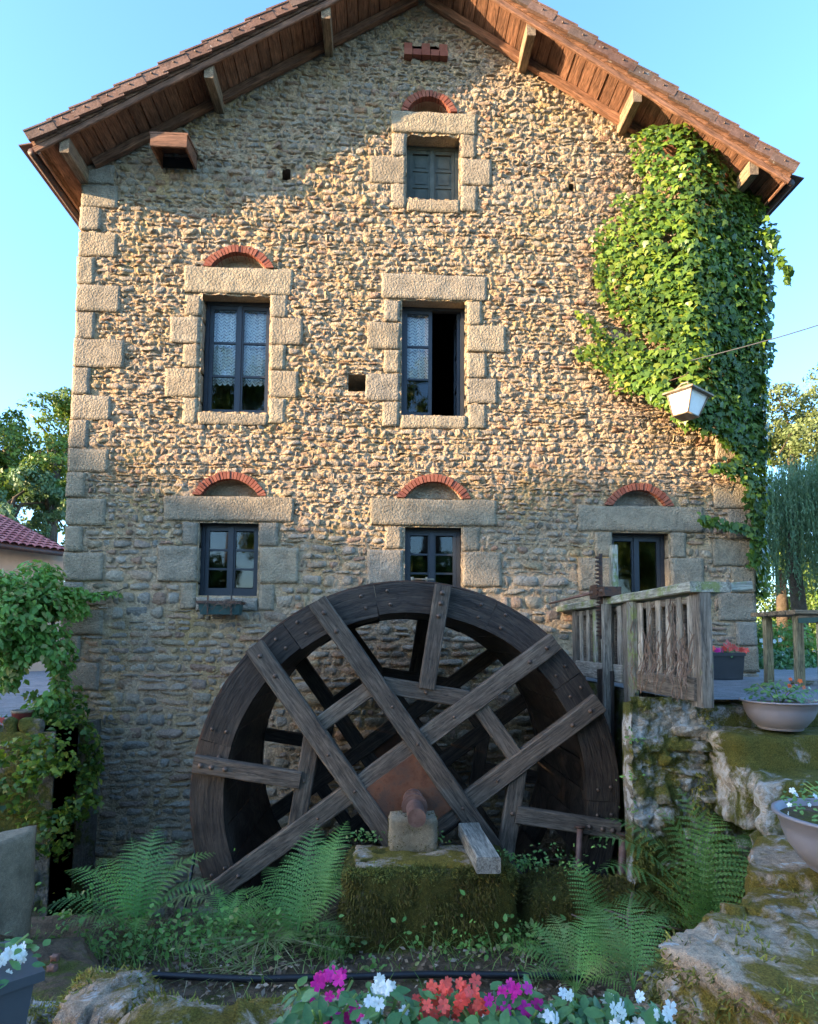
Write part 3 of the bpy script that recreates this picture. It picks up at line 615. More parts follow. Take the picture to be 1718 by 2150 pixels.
# roof
def roofpt(x, y, up): # point above soffit plane by "up" along the slope normal
    s = 1 if x > RX else -1; nrm = np.array([SL*s, 0, 1])/math.hypot(SL, 1); return np.array([x, y, float(soff(np.array(x)))])+nrm*up
sides = [(-1, XL-0.27), (1, XR+0.25)]; CS = 1/math.hypot(1, SL)
roof = MB()
for s, xe in sides:
    roof.hexa([roofpt(xe, -OV, 0.03), roofpt(RX+s*1e-3, -OV, 0.03), roofpt(RX+s*1e-3, BY+0.4, 0.03), roofpt(xe, BY+0.4, 0.03), roofpt(xe, -OV, 0.08), roofpt(RX+s*1e-3, -OV, 0.08), roofpt(RX+s*1e-3, BY+0.4, 0.08), roofpt(xe, BY+0.4, 0.08)])
roof = roof.build('roof', M['soffit'], mill, grain=True)
for s, xe in sides:
    Ls = abs(xe-RX)/CS; dirv = np.array([s*CS, 0, -SL*CS]); nrm = np.array([SL*s*CS, 0, CS]); top = np.array([RX, 0, RZ])
    n = int(Ls/0.145)
    for i in range(n+1):                                            # soffit boards running from the verge into the wall
        a = top+dirv*(i*0.145+0.003); L = 0.134 if i < n else max(0.03, Ls-i*0.145)
        y1 = 0.02 if abs(a[0]-RX) < abs((XL if s < 0 else XR)-RX)-0.05 else 7.0
        P = [a+[0, -OV+0.04, 0], a+dirv*L+[0, -OV+0.04, 0], a+dirv*L+[0, y1, 0], a+[0, y1, 0]]
        hh_ = 0.0+random.random()*0.012; P = [p+nrm*hh_ for p in P]; Q = [p+nrm*0.018 for p in P]
        mb = MB(); mb.hexa(P+Q); V = np.array(mb.V); g = np.stack([V[:, 1], V[:, 0], V[:, 2]], 1)
        obj('soffit_board', npmesh('soffit_board', V, mb.F, M['soffit'], grain=g), roof)
    beam('barge_board', top+dirv*0.02+nrm*-0.02+[0, -OV+0.02, 0], top+dirv*(Ls+0.02)+nrm*-0.005+[0, -OV+0.02, 0], 0.07, 0.035, M['soffit'], roof, nrm=(0, -1, 0))
    beam('wall_plate', top+dirv*0.1+nrm*-0.04+[0, -0.05, 0], top+dirv*(Ls-0.45)+nrm*-0.04+[0, -0.05, 0], 0.09, 0.07, M['soffit'], roof, nrm=(0, -1, 0))
    xe3 = top+dirv*(Ls-0.01)+nrm*0.0
    beam('eave_board', xe3+[0, -OV+0.02, 0], xe3+[0, 7, 0], 0.12, 0.03, M['soffit'], roof, nrm=tuple(dirv))
    tube('gutter', [tuple(xe3+dirv*0.06+nrm*0.01+[0, -OV+0.03, 0]), tuple(xe3+dirv*0.06+nrm*0.01+[0, 7, 0])], 0.045, M['iron'], roof)
    nt_ = int(round(Ls/0.275)); tp = (Ls+0.01)/(nt_+0.2)                                           # overlapping verge tiles
    for i in range(nt_):
        a = top+dirv*(i*tp); b = top+dirv*(i*tp+tp*1.2); lift0, lift1 = 0.035, 0.062+random.random()*0.008
        P = []
        yj = -0.004*(i % 2)-0.001*(i % 3)
        for y in (-OV-0.045+yj, -OV-0.015):
            P += [a+nrm*lift0+[0, y, 0], b+nrm*lift1+[0, y, 0], b+nrm*(lift1+0.115)+[0, y, 0], a+nrm*(lift0+0.115)+[0, y, 0]]
        mb = MB(); mb.hexa([P[0], P[1], P[5], P[4], P[3], P[2], P[6], P[7]])
        a2, b2 = a+nrm*(lift0+0.1), b+nrm*(lift1+0.1)
        mb.hexa([a2+[0, -OV-0.052+yj, 0], b2+[0, -OV-0.052+yj, 0], b2+[0, -OV+0.2, 0], a2+[0, -OV+0.2, 0], a2+nrm*0.018+[0, -OV-0.052+yj, 0], b2+nrm*0.018+[0, -OV-0.052+yj, 0], b2+nrm*0.018+[0, -OV+0.2, 0], a2+nrm*0.018+[0, -OV+0.2, 0]])
        vt = mb.build('verge_tile', M['tile'], roof)
        c = (a+b)/2+nrm*(0.11)+[0, -OV-0.05, 0]
        tube('nail', [tuple(c+[0, -0.012, 0]), tuple(c+[0, 0.02, 0])], 0.010, M['bolt'], vt, n=6)
    rt = MB()                                                       # field of flat tiles, one step per course
    for i in range(int(Ls/0.1375)+1):
        a = top+dirv*(i*0.1375)+nrm*0.1; b = top+dirv*(i*0.1375+0.17)+nrm*0.155
        for j in range(0, 52):
            y0 = -OV+0.05+j*0.19; rt.hexa([a+[0, y0, 0], b+[0, y0, 0], b+[0, y0+0.186, 0], a+[0, y0+0.186, 0], a+nrm*0.014+[0, y0, 0], b+nrm*0.014+[0, y0, 0], b+nrm*0.014+[0, y0+0.186, 0], a+nrm*0.014+[0, y0+0.186, 0]])
    o = rt.build('roof_tiles', M['tile'], roof); o['kind'] = 'stuff'
tube('ridge_cap', [(RX, -OV-0.05, RZ+0.15), (RX, BY+0.4, RZ+0.15)], 0.12, M['tile'], roof, n=12)
for (px, py, s) in ((184, 320, -1), (450, 185, -1), (688, 65, -1), (1106, 85, 1), (1322, 232, 1), (1560, 380, 1)):
    xx = at(px, py, -0.25)[0]; zz = float(soff(np.array(xx)))-0.085
    if abs(px-184) < 2: xx = XL+0.02; zz = float(soff(np.array(xx)))-0.10
    beam('purlin', (xx, -OV+0.03, zz), (xx, 0.15, zz), 0.10, 0.17, M['purlin'], roof, nrm=(0, 0, 1))
# windows
def winpart(name, x0, x1, z0, z1, y, leaves, rows, curtain=0, missing=None, openleaf=None, mat='frame', panel=False):
    fr = 0.042; mb = MB(); mb.box(x0, x0+fr, y, y+0.07, z0, z1).box(x1-fr, x1, y, y+0.07, z0, z1).box(x0+fr, x1-fr, y, y+0.07, z1-fr, z1).box(x0+fr, x1-fr, y, y+0.07, z0, z0+fr*1.1)
    win = mb.build('window', M[mat], mill); ix0, ix1, iz0, iz1 = x0+fr, x1-fr, z0+fr*1.1, z1-fr; wl = (ix1-ix0)/leaves
    for i in range(leaves):
        a = ix0+i*wl+0.002; b = a+wl-0.004
        if openleaf == i:                                            # this leaf stands open into the room
            o = MB().box(b-0.035, b, y+0.06, y+0.06+wl, iz0, iz0+0.07).box(b-0.035, b, y+0.06, y+0.06+wl, iz1-0.05, iz1).box(b-0.035, b, y+0.06, y+0.11, iz0+0.07, iz1-0.05).box(b-0.035, b, y+0.01+wl, y+0.06+wl, iz0+0.07, iz1-0.05)
            for r in range(1, rows): zz = iz0+(iz1-iz0)*r/rows; o.box(b-0.03, b-0.005, y+0.11, y+0.01+wl, zz-0.012, zz+0.012)
            o.build('sash', M[mat], win); MB().box(b-0.02, b-0.015, y+0.11, y+0.01+wl, iz0+0.07, iz1-0.05).build('pane', M['glass'], win)
            continue
        s = 0.042; sb = MB(); sb.box(a, a+s, y+0.012, y+0.055, iz0, iz1).box(b-s, b, y+0.012, y+0.055, iz0, iz1).box(a+s, b-s, y+0.012, y+0.055, iz1-s, iz1).box(a+s, b-s, y+0.012, y+0.055, iz0, iz0+s*1.4)
        za, zb_ = iz0+s*1.4, iz1-s
        for r in range(1, rows): zz = za+(zb_-za)*r/rows; sb.box(a+s, b-s, y+0.018, y+0.05, zz-0.011, zz+0.011)
        if i == 0 and leaves == 2 and openleaf is None: sb.box(b-0.022, b+0.026, y-0.004, y+0.010, iz0, iz1)
        sb.build('sash', M[mat], win)
        for r in range(rows):
            c = za+(zb_-za)*r/rows+0.011; d = za+(zb_-za)*(r+1)/rows-0.011
            if panel: MB().box(a+s, b-s, y+0.03, y+0.045, c, d).box(a+s+0.03, b-s-0.03, y+0.022, y+0.03, c+0.03, d-0.03).build('panel', M[mat], win)
            else: MB().box(a+s, b-s, y+0.030, y+0.034, c, d).build('pane', M['glass'], win)
        if curtain and i in (0, 1):
            zt = iz1-0.01; zc = iz0+(iz1-iz0)*(1-curtain); K = 40; V = []; F = []
            for j in range(K+1):
                u = j/K; x = a+0.01+(wl-0.03)*u; yy = y+0.11+0.012*math.sin(u*22+i)
                V += [(x, yy, zt), (x, yy, zc-0.035*abs(math.sin(u*math.pi*5)))]
            for j in range(K): F.append((2*j, 2*j+1, 2*j+3, 2*j+2))
            obj('curtain', npmesh('curtain', V, F, M['lace']), win)
    return win
o_ = OPN; YW = 0.17
winpart('UL', *o_['UL'], YW, 2, 3, curtain=0.68)
winpart('CU', *o_['CU'], YW, 2, 3, curtain=0.60, openleaf=1)
winpart('TW', *o_['TW'], YW+0.02, 2, 3, mat='shutter', panel=True)
winpart('LL', *o_['LL'], 0.12, 2, 3); winpart('LC', *o_['LC'], 0.12, 2, 3); winpart('LR', *o_['LR'], 0.14, 2, 1)
# wooden hood on the upper left
hx0, hx1 = at(316, 300, -0.36)[0], at(393, 300, -0.36)[0]; hz1, hz0 = at(350, 282, -0.36)[2], at(350, 309, -0.36)[2]; hb = at(413, 358, 0)[2]
hood = thing('wooden_hood', ((hx0+hx1)/2, 0, hz0), 'brown wooden box hood open underneath on the shaded wall below the left eave', 'wall box')
beam('front_board', (hx0, -0.36, (hz0+hz1)/2), (hx1, -0.36, (hz0+hz1)/2), hz1-hz0, 0.025, M['soffit'], hood, amp=0.001)
MB().hexa([(hx0-0.01, -0.375, hz1-0.01), (hx1+0.01, -0.375, hz1-0.01), (hx1+0.01, 0.0, hz1+0.06), (hx0-0.01, 0.0, hz1+0.06), (hx0-0.01, -0.375, hz1+0.015), (hx1+0.01, -0.375, hz1+0.015), (hx1+0.01, 0.0, hz1+0.085), (hx0-0.01, 0.0, hz1+0.085)]).build('top_board', M['soffit'], hood, grain=True)
for x in (hx0, hx1-0.022):
    MB().hexa([(x, -0.345, hz0), (x+0.022, -0.345, hz0), (x+0.022, 0, hb), (x, 0, hb), (x, -0.345, hz1-0.01), (x+0.022, -0.345, hz1-0.01), (x+0.022, 0, hz1+0.055), (x, 0, hz1+0.055)]).build('side_board', M['soffit'], hood, grain=True)
MB().box(hx0+0.022, hx1-0.022, 0.0-0.035, -0.02, hb, hz1).build('back_board', M['dark'], hood)  # near-black colour stands in for the shade inside the open hood

# ================================================================== WATER WHEEL
YF, YB = -2.10, -0.55                                               # front and back ring planes
WC = at(858, 1670, YF); wx, wz = WC[0], WC[2]; RO = 441/FPX*(YF-CAM[1]); RI = RO*0.853
wheel = thing('water_wheel', (wx, (YF+YB)/2, wz), 'large dark oak water wheel with crossed paired spokes in front of the mill', 'water wheel')
def wp(r, t, y): return (wx+r*math.cos(t), y, wz+r*math.sin(t))
boltme = lathe_mesh('bolt', [(0.0001, 0.019), (0.011, 0.016), (0.018, 0.007), (0.020, 0.0)], M['bolt'], 10)
def bolt(p, parent, s=1.0):
    mw = Matrix.Translation(Vector(p)) @ Matrix.Rotation(math.pi/2, 4, 'X') @ Matrix.Scale(s, 4)
    return obj('bolt', boltme, parent, mw)
def ring_segment(t0, t1, ri, ro, y0, y1, mat, name='rim_segment', seed=0):
    n = 9; V = []; G = []; F = []
    for i in range(n+1):
        t = t0+(t1-t0)*i/n
        for (r, y) in ((ri, y0), ((ri+ro)/2, y0), (ro, y0), (ro, y1), (ri, y1)):
            V.append(wp(r, t, y)); G.append((t*ro, r, y))
    V = np.array(V); V += 0.006*np.stack([fbm(V+seed, 5, 2, 1), fbm(V+seed, 5, 2, 2)*0.6, fbm(V+seed, 5, 2, 3)], 1)
    for i in range(n):
        for k in range(5): a = i*5+k; b = i*5+(k+1) % 5; F.append((a, a+5, b+5, b))
    F.append((0, 1, 2, 3, 4)); F.append(tuple(n*5+k for k in (4, 3, 2, 1, 0)))
    return obj(name, npmesh(name, V, F, mat, False, grain=G), wheel)
cuts = [100, 127, 165, 205, 245, 285, 322, 358, 395, 425, 460]
for y0, y1 in ((YF-0.0, YF+0.08), (YB-0.04, YB+0.04)):
    for i in range(len(cuts)-1):
        a, b = math.radians(cuts[i]+0.07), math.radians(cuts[i+1]-0.07); g = ring_segment(a, b, RI+random.uniform(-0.012, 0.01), RO, y0-random.uniform(0, 0.006), y1, M['oak'], seed=i)
        if y0 == YF:
            for t, r in ((a+0.06, 0.3), (a+0.07, 0.72), (b-0.07, 0.3), (b-0.06, 0.75)): bolt(wp(RI+(RO-RI)*r, t, YF-0.008), g, 0.7)
# iron tyre along the rim
n = 96; V = []; F = []
for i in range(n):
    t = 2*math.pi*i/n
    for (r, y) in ((RO+0.004, YF+0.02), (RO+0.016, YF+0.02), (RO+0.016, YB+0.04), (RO+0.004, YB+0.04)): V.append(wp(r, t, y))
for i in range(n):
    for k in range(4): a = i*4+k; b = i*4+(k+1) % 4; c = ((i+1) % n)*4; F.append((a, c+k, c+(k+1) % 4, b))
# narrow hoop only at the front, buckets close the rest
V = np.array(V); V[V[:, 1] > YF+0.03, 1] = YF+0.075
obj('iron_tyre', npmesh('iron_tyre', V, F, M['iron']), wheel)
NS = 36                                                             # sole boards lining the drum and bucket boards between the rings
for i in range(NS):
    t0 = 2*math.pi*i/NS+0.003; t1 = 2*math.pi*(i+1)/NS-0.003; r0 = RI+0.005+random.uniform(0, 0.008)
    deg = math.degrees(t0) % 360
    if 318 < deg < 352 and i % 3 == 0: continue
    V = [wp(r0, t0, YF+0.085), wp(r0, t1, YF+0.085), wp(r0, t1, YB-0.045), wp(r0, t0, YB-0.045), wp(r0+0.03, t0, YF+0.085), wp(r0+0.03, t1, YF+0.085), wp(r0+0.03, t1, YB-0.045), wp(r0+0.03, t0, YB-0.045)]
    obj('sole_board', npmesh('sole_board', V, BOXF, M['oak'], grain=np.array([(v[1], t0*9+k*0.03, 0) for k, v in enumerate(V)])), wheel)
    u0 = t0+0.10
    V = [wp(RI+0.036, t0, YF+0.085), wp(RI+0.036, t0+0.016, YF+0.085), wp(RI+0.036, t0+0.016, YB-0.045), wp(RI+0.036, t0, YB-0.045), wp(RO-0.01, u0, YF+0.085), wp(RO-0.01, u0+0.014, YF+0.085), wp(RO-0.01, u0+0.014, YB-0.045), wp(RO-0.01, u0, YB-0.045)]
    obj('bucket_board', npmesh('bucket_board', V, BOXF, M['oak'], grain=np.array([(v[1], k*0.1, 0) for k, v in enumerate(V)])), wheel)
ang = math.radians(36.0); off = 0.288; BW = 0.148
def frame(y, front):
    dA = np.array([math.cos(ang), 0, math.sin(ang)]); nA = np.array([-math.sin(ang), 0, math.cos(ang)]); c = np.array([wx, y, wz]); sg = -1 if front else 1
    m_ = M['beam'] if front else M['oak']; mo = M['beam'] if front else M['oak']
    for (d, nn, dy, order) in ((dA, nA, 0.045, 0), (nA, dA, 0.075, 1)):
        for s in (-1, 1):
            L = math.sqrt(RO*RO-off*off)+0.0; L1 = L2 = L
            p0 = c+nn*off*s-d*L1+np.array([0, sg*dy, 0]); p1 = c+nn*off*s+d*L2+np.array([0, sg*dy, 0])
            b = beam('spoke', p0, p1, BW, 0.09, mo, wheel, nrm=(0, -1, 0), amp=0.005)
            if front:
                yb = y-dy-0.045
                for dist in (L1-0.10, L1-0.27, -(L2-0.10), -(L2-0.27), 0.62, -0.62, off, -off):
                    q = c+nn*off*s+d*dist; bolt((q[0]+random.uniform(-0.01, 0.01), yb-0.002, q[2]+random.uniform(-0.01, 0.01)), b, 0.62 if abs(dist) < 1 else 0.9)
    r8 = []
    rr = 0.88                                                       # octagon joining the spokes
    dirs = [ang+k*math.pi/2 for k in range(4)]
    for k in range(4):
        t = dirs[k]; d = np.array([math.cos(t), 0, math.sin(t)]); nn = np.array([-math.sin(t), 0, math.cos(t)])
        q = math.sqrt(rr*rr-off*off)
        a = c+d*q+nn*off; b = c+d*q-nn*off; r8.append((b, a))
    for k in range(4):
        b, a = r8[k]; d = (a-b)/np.linalg.norm(a-b); yy = np.array([0, sg*0.035, 0])
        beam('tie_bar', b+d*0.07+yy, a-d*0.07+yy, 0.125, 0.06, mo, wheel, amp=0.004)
        e = r8[(k+1) % 4][0]; dd = (e-a)/np.linalg.norm(e-a)
        tb = beam('tie_bar', a+dd*0.05+yy, e-dd*0.05+yy, 0.13, 0.062, mo, wheel, amp=0.004)
        m0 = (a+e)/2; out = m0-c; out[1] = 0; out = out/np.linalg.norm(out); mw_ = c+out*(RO-0.01)+yy*1.6
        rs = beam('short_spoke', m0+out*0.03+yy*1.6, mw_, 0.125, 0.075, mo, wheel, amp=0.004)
        if front:
            for dist in (0.07, 0.15, 0.25): q = c+out*(RO-dist); bolt((q[0], y-0.035*1.6-0.04, q[2]), rs, 1.0)
            bolt((m0[0], y-0.068, m0[2]), tb, 0.8)
frame(YF, True); frame(YB, False)
q = off-BW/2+0.035; V, F = [], []
dA = np.array([math.cos(ang), 0, math.sin(ang)]); nA = np.array([-math.sin(ang), 0, math.cos(ang)]); c0 = np.array([wx, 0, wz])
P = [c0+dA*a+nA*b for a, b in ((-q, -q), (q, -q), (q, q), (-q, q))]
MB().hexa([p+[0, YF-0.105, 0] for p in P]+[p+[0, YF-0.09, 0] for p in P]).build('hub_plate', M['rust'], wheel)
P = [c0+dA*a+nA*b for a, b in ((-q, -q), (q, -q), (q, q), (-q, q))]
MB().hexa([p+[0, YB+0.105, 0] for p in P]+[p+[0, YB+0.09, 0] for p in P]).build('hub_plate', M['rust'], wheel)
ax = wx+0.028
tube('shaft', [(ax, YF-0.60, wz), (ax, YF-0.36, wz), (ax, YF-0.359, wz), (ax, -0.1, wz)], [0.062, 0.062, 0.052, 0.052], M['shaft'], wheel, n=24, smooth=False)
tube('collar', [(ax, YF-0.34, wz), (ax, YF-0.31, wz)], 0.092, M['shaft'], wheel, n=24, smooth=False)
tube('collar', [(ax, YF-0.155, wz), (ax, YF-0.10, wz)], 0.075, M['shaft'], wheel, n=24, smooth=False)
# rope-like bolt lying over the rim in front of the middle window
cr = thing('iron_crossbar', tuple(at(895, 1216, -1.6)), 'thin pale iron rod with knobs lying on top of the wheel rim', 'iron rod')
a, b = at(866, 1216, -1.5), at(912, 1217, -1.5); tube('rod', [a, b], 0.008, M['lampmetal'], cr); tube('knob', [a+[0, 0, -0.018], a+[0, 0, 0.018]], 0.014, M['lampmetal'], cr); m_ = (a*0.35+b*0.65); tube('knob', [m_+[0, 0, -0.02], m_+[0, 0, 0.02]], 0.010, M['lampmetal'], cr)

# ================================================================== FOUNDATION BLOCKS
def rock(name, corners, z0, z1, mat, label, cat, n=(14, 10, 7), amp=0.03, freq=3.0, rnd=0.04, group=None, seed=None, parent=None):
    _seed[0] += 1; V, F = gridbox(corners, z0, z1, n, amp, freq, seed or _seed[0], rnd); o = obj(name, npmesh(name, V, F, mat, True), parent)
    if label: tag(o, label, cat, group)
    return o, V, F
fy0, fy1 = -2.86, -2.34
fl, fr_ = at(708, 1830, fy0)[0], at(1098, 1830, fy0)[0]
fb = thing('foundation_block', ((fl+fr_)/2, (fy0+fy1)/2, BED), 'large moss covered stone block carrying the wheel bearing', 'stone block')
o, V, F = rock('stone_body', [(fl, fy0), (fr_, fy0), (fr_-0.02, fy1), (fl+0.02, fy1)], BED-0.1, -1.07, M['block'], None, None, (24, 12, 12), 0.035, 4, 0.05, parent=fb)
fuzz('moss', V, F, 34000, M['mossdark'], fb, 0.022, cond=lambda A, n: np.where(n[:, 2] > 0.6, np.where(A[:, 1] > fy0+0.13, 0.04, 1.6), 1.0), droop=1.0, clump=5, thr=-0.02)
fuzz('bright_moss', V, F, 7000, M['mossblade'], fb, 0.018, cond=lambda A, n: np.where((A[:, 2] > -1.14) & (A[:, 1] < fy0+0.12), 1.0, 0.02), droop=0.5, clump=7, thr=-0.25)
V, F = gridbox([(fl+0.05, fy0+0.07), (fr_-0.12, fy0+0.07), (fr_-0.06, fy1-0.02), (fl+0.05, fy1-0.02)], -1.16, -1.052, (28, 14, 3), 0.02, 5, 3, 0.06)
obj('stone_top', npmesh('stone_top', V, F, M['slab'], True), fb)
bb = thing('bearing_block', (ax, -2.5, -1.07), 'small square mossy stone block under the rusty shaft end', 'stone block')
bl, br = at(817, 1740, -2.54)[0], at(921, 1740, -2.54)[0]; bt = at(868, 1716, -2.54)[2]
o, V, F = rock('stone_body', [(bl, -2.54), (br, -2.54), (br, -2.34), (bl, -2.34)], -1.10, bt, M['concrete'], None, None, (9, 6, 7), 0.012, 6, 0.02, parent=bb)
fuzz('moss', V, F, 2200, M['mossdark'], bb, 0.012, droop=0.4, clump=9, thr=0.08)
a, b = at(987, 1740, -2.36), at(1026, 1822, -3.0); b[2] = a[2] = -0.985
tb = thing('timber_baulk', (a[0], -2.7, -1.05), 'short silvery weathered timber lying on the mossy block right of the shaft', 'timber')
beam('timber', (a[0], -2.30, -0.985), (b[0], -3.0, -0.99), 0.15, 0.10, M['grey'], tb, nrm=(0, 0, 1), amp=0.008)
# mossy ledge to the right of the block
lx0, lx1 = fr_+0.02, at(1330, 1820, -2.5)[0]+0.15
led, lV, lF = rock('mossy_ledge', [(lx0, -2.78), (lx1, -2.78), (lx1, -2.36), (lx0, -2.36)], PIT+0.5, -1.24, M['block'], 'low mossy stone ledge along the wheel pit, right of the bearing block', 'ledge', (22, 8, 14), 0.05, 3, 0.06)
fuzz('moss', lV, lF, 9000, M['mossdark'], led, 0.024, cond=lambda A, n: np.where(A[:, 2] > -1.7, 1.0, 0.0), droop=0.7, clump=5, thr=-0.3)
for (p, q_, lab) in (((1218, 1737, 1208, 1800), 0.022, 'rusty perforated iron pipe standing in the pit below the wheel'), ((1310, 1752, 1300, 1795), 0.03, 'short rusty pipe stub with a flat cap by the right wall')):
    a, b = at(p[0], p[1], -2.2), at(p[2], p[3], -2.3); b[2] = -1.55
    t = thing('iron_pipe', tuple(b), lab, 'iron pipe'); tube('pipe', [a, b], q_, M['shaft'], t, n=12); tube('pipe_cap', [a+[0, 0, 0.012], a], q_*1.9, M['iron'], t, n=12)
a, b = at(412, 1780, -1.9), at(388, 1905, -2.2); t = tube('iron_rod', [a, b], 0.012, M['rubber']); tag(t, 'thin black iron rod leaning beside the left rim of the wheel', 'iron rod')

# ================================================================== SLUICE / FLUME
FX = 2.00; ZT = 0.745
sl_ = thing('sluice_frame', (FX, -1.6, 0), 'grey weathered timber sluice frame with slatted sides beside the wheel', 'sluice')
YN = -3.02                                                          # near end
cap = beam('cap_beam', (FX+0.10, -0.03, ZT), (FX+0.10, YN-0.04, ZT), 0.27, 0.066, M['greengrey'], sl_, nrm=(0, 0, 1), amp=0.004)
beam('cap_end', (FX+0.235, YN+0.10, ZT+0.004), (FX+0.40, YN+0.13, ZT+0.02), 0.20, 0.06, M['greengrey'], sl_, nrm=(0, 0, 1), amp=0.003)
posts = [(-0.52, 0.10, 0.13, -0.6, 'greydark'), (-1.93, 0.115, 0.20, -2.4, 'greydark'), (YN+0.03, 0.085, 0.13, -0.02, 'greydark')]
for (y, wd, dp, zb_, mm) in posts:
    beam('post', (FX+0.065, y, zb_), (FX+0.065, y, ZT-0.034), wd, dp, M[mm], sl_, nrm=(0, -1, 0), amp=0.006)
beam('post', (FX+0.0, -2.055, -2.2), (FX+0.0, -2.055, ZT-0.036), 0.045, 0.11, M['greengrey'], sl_, nrm=(0, -1, 0))
for (a, b, z_) in ((-0.60, -1.81, 0.12), (-2.05, YN+0.02, 0.09)):
    beam('lower_rail', (FX+0.02, a, z_), (FX+0.02, b, z_), 0.15, 0.035, M['greydark'] if a < -1 else M['grey'], sl_, nrm=(-1, 0, 0))
    beam('upper_rail', (FX+0.045, a, ZT-0.075), (FX+0.045, b, ZT-0.075), 0.05, 0.03, M['greydark'], sl_, nrm=(-1, 0, 0))
    nsl = 6 if a > -1 else 6
    for i in range(nsl):
        y = a+(b-a)*(i+0.6)/nsl; wdt = 0.085 if a > -1 else 0.075
        beam('slat', (FX+0.03, y, z_+0.07), (FX+0.03, y, ZT-0.05), wdt*random.uniform(0.85, 1.1), 0.022, M['greengrey'] if a > -1 and i in (2, 3) else M['grey'], sl_, nrm=(-1, 0, 0))
    beam('back_board', (FX+0.10, a, 0.36), (FX+0.10, b, 0.36), 0.62, 0.02, M['greydark'], sl_, nrm=(-1, 0, 0))
beam('gate_board', (FX-0.02, -1.5, -1.4), (FX-0.02, -1.5, 0.14), 0.34, 0.03, M['oak'], sl_, nrm=(-1, 0, 0))
beam('gate_stem', (FX-0.045, -1.62, -1.3), (FX-0.045, -1.62, ZT-0.03), 0.055, 0.075, M['grey'], sl_, nrm=(-1, 0, 0))
beam('gate_stem', (FX+0.07, -1.50, ZT+0.03), (FX+0.07, -1.50, at(1293, 1145, -1.5)[2]), 0.075, 0.06, M['greengrey'], sl_, nrm=(-1, 0, 0))
rk = MB(); yk = -1.57; zk0, zk1 = at(1278, 1342, yk)[2], at(1278, 1163, yk)[2]; rk.box(FX-0.085, FX-0.06, yk-0.012, yk+0.012, zk0, zk1)
zz = zk0+0.02
rack = thing('toothed_rack', (FX-0.07, yk, zk0), 'rusty toothed iron rack bar standing upright on the sluice', 'rack bar')
rk.build('bar', M['iron'], rack)
while zz < zk1-0.02:
    MB().hexa([(FX-0.115, yk-0.02, zz+0.006), (FX-0.084, yk-0.02, zz), (FX-0.084, yk+0.02, zz), (FX-0.115, yk+0.02, zz+0.006), (FX-0.115, yk-0.02, zz+0.018), (FX-0.084, yk-0.02, zz+0.022), (FX-0.084, yk+0.02, zz+0.022), (FX-0.115, yk+0.02, zz+0.018)]).build('tooth', M['iron'], rack); zz += 0.036
gear = thing('gate_winch', (FX, -1.5, ZT+0.03), 'small dark iron winch housing with a rusty crank rod on the sluice beam', 'winch')
MB().box(FX-0.10, FX+0.05, -1.72, -1.35, ZT+0.035, ZT+0.115).build('housing', M['iron'], gear); MB().box(FX-0.06, FX-0.04, -1.40, -1.25, ZT+0.035, ZT+0.16).build('bracket', M['iron'], gear)
for y in (-1.66, -1.42): o = obj('bolt', boltme, gear, Matrix.Translation((FX-0.10, y, ZT+0.08)) @ Matrix.Rotation(-math.pi/2, 4, 'Y'))
tube('crank_rod', [(FX-0.05, -1.4, ZT+0.09), (FX-0.22, -0.45, ZT+0.04)], 0.011, M['shaft'], gear)
tube('crank_rod', [(FX-0.02, -1.35, ZT+0.11), (FX-0.10, -0.6, ZT+0.075)], 0.009, M['shaft'], gear)
# dead creeper stems over the near panel
vine = thing('dead_creeper', (FX, -2.6, 0.0), 'tangle of dry brown creeper stems clinging to the near sluice panel', 'dead vine')
for i in range(46):
    y = random.uniform(YN, -2.1) if i > 8 else random.uniform(YN-0.03, YN+0.1); z_ = random.uniform(0.0, 0.2); pts = []
    for k in range(random.randint(6, 13)):
        pts.append((FX-0.012-random.random()*0.02-(0.02 if z_ < 0.2 else 0), y, z_)); y += random.gauss(0, 0.025); z_ += random.uniform(0.02, 0.065)
        y = max(YN-0.05, min(-2.02, y)); z_ = min(z_, ZT-0.06)
    tube('stem', pts, random.uniform(0.0018, 0.005), M['twig'], vine, n=4, smooth=False)
for (px, py) in ((1332, 1272), (1337, 1300), (1345, 1335), (1334, 1352)):
    c = at(px, py, -2.1); o = obj('dry_leaf', npmesh('dry_leaf', np.array(IVYV)*0.035, IVYF, M['litter']), vine, Matrix.Translation(Vector(c)) @ Matrix.Rotation(math.pi/2, 4, 'X'))
pts = [at(1318, 1262, -2.08), at(1330, 1285, -2.1), at(1340, 1310, -2.1), at(1345, 1340, -2.1), at(1355, 1365, -2.1)]; tube('stem', pts, 0.003, M['twig'], vine, n=4)

# ================================================================== RIGHT RETAINING WALL AND STEPS
YR = -2.74
rx0 = at(1328, 1600, YR)[0]
rw = thing('mossy_retaining_wall', (rx0, YR, BED), 'mossy rubble retaining wall with white lichen to the right of the wheel', 'retaining wall')
def zr(u): return np.where(u < at(1490, 1500, YR)[0], 0.0+0.03, -0.2)
rubble(rw, rx0, 4.2, BED-0.3, 0.04, lambda u, v: (v < zr(u)) & (u > rx0) & (u < 4.2), [], lambda u, v, h: np.stack([u, YR-h*1.4+0.02*np.sin(u*7), v], 1), rowh=(0.08, 0.2), width=(0.12, 0.42), n_parts=120, mats=('mossy', 'mossy'), step=0.02, mortar_name='wall_face', mamp=0.03, seed=5, gap=0.012, relief=0.035, rough=lambda u, v: 0.6+0*u)
MB().box(2.06, 2.4, -1.95, -0.0, PIT, -0.01).build('channel_wall', M['darkwall'], rw)
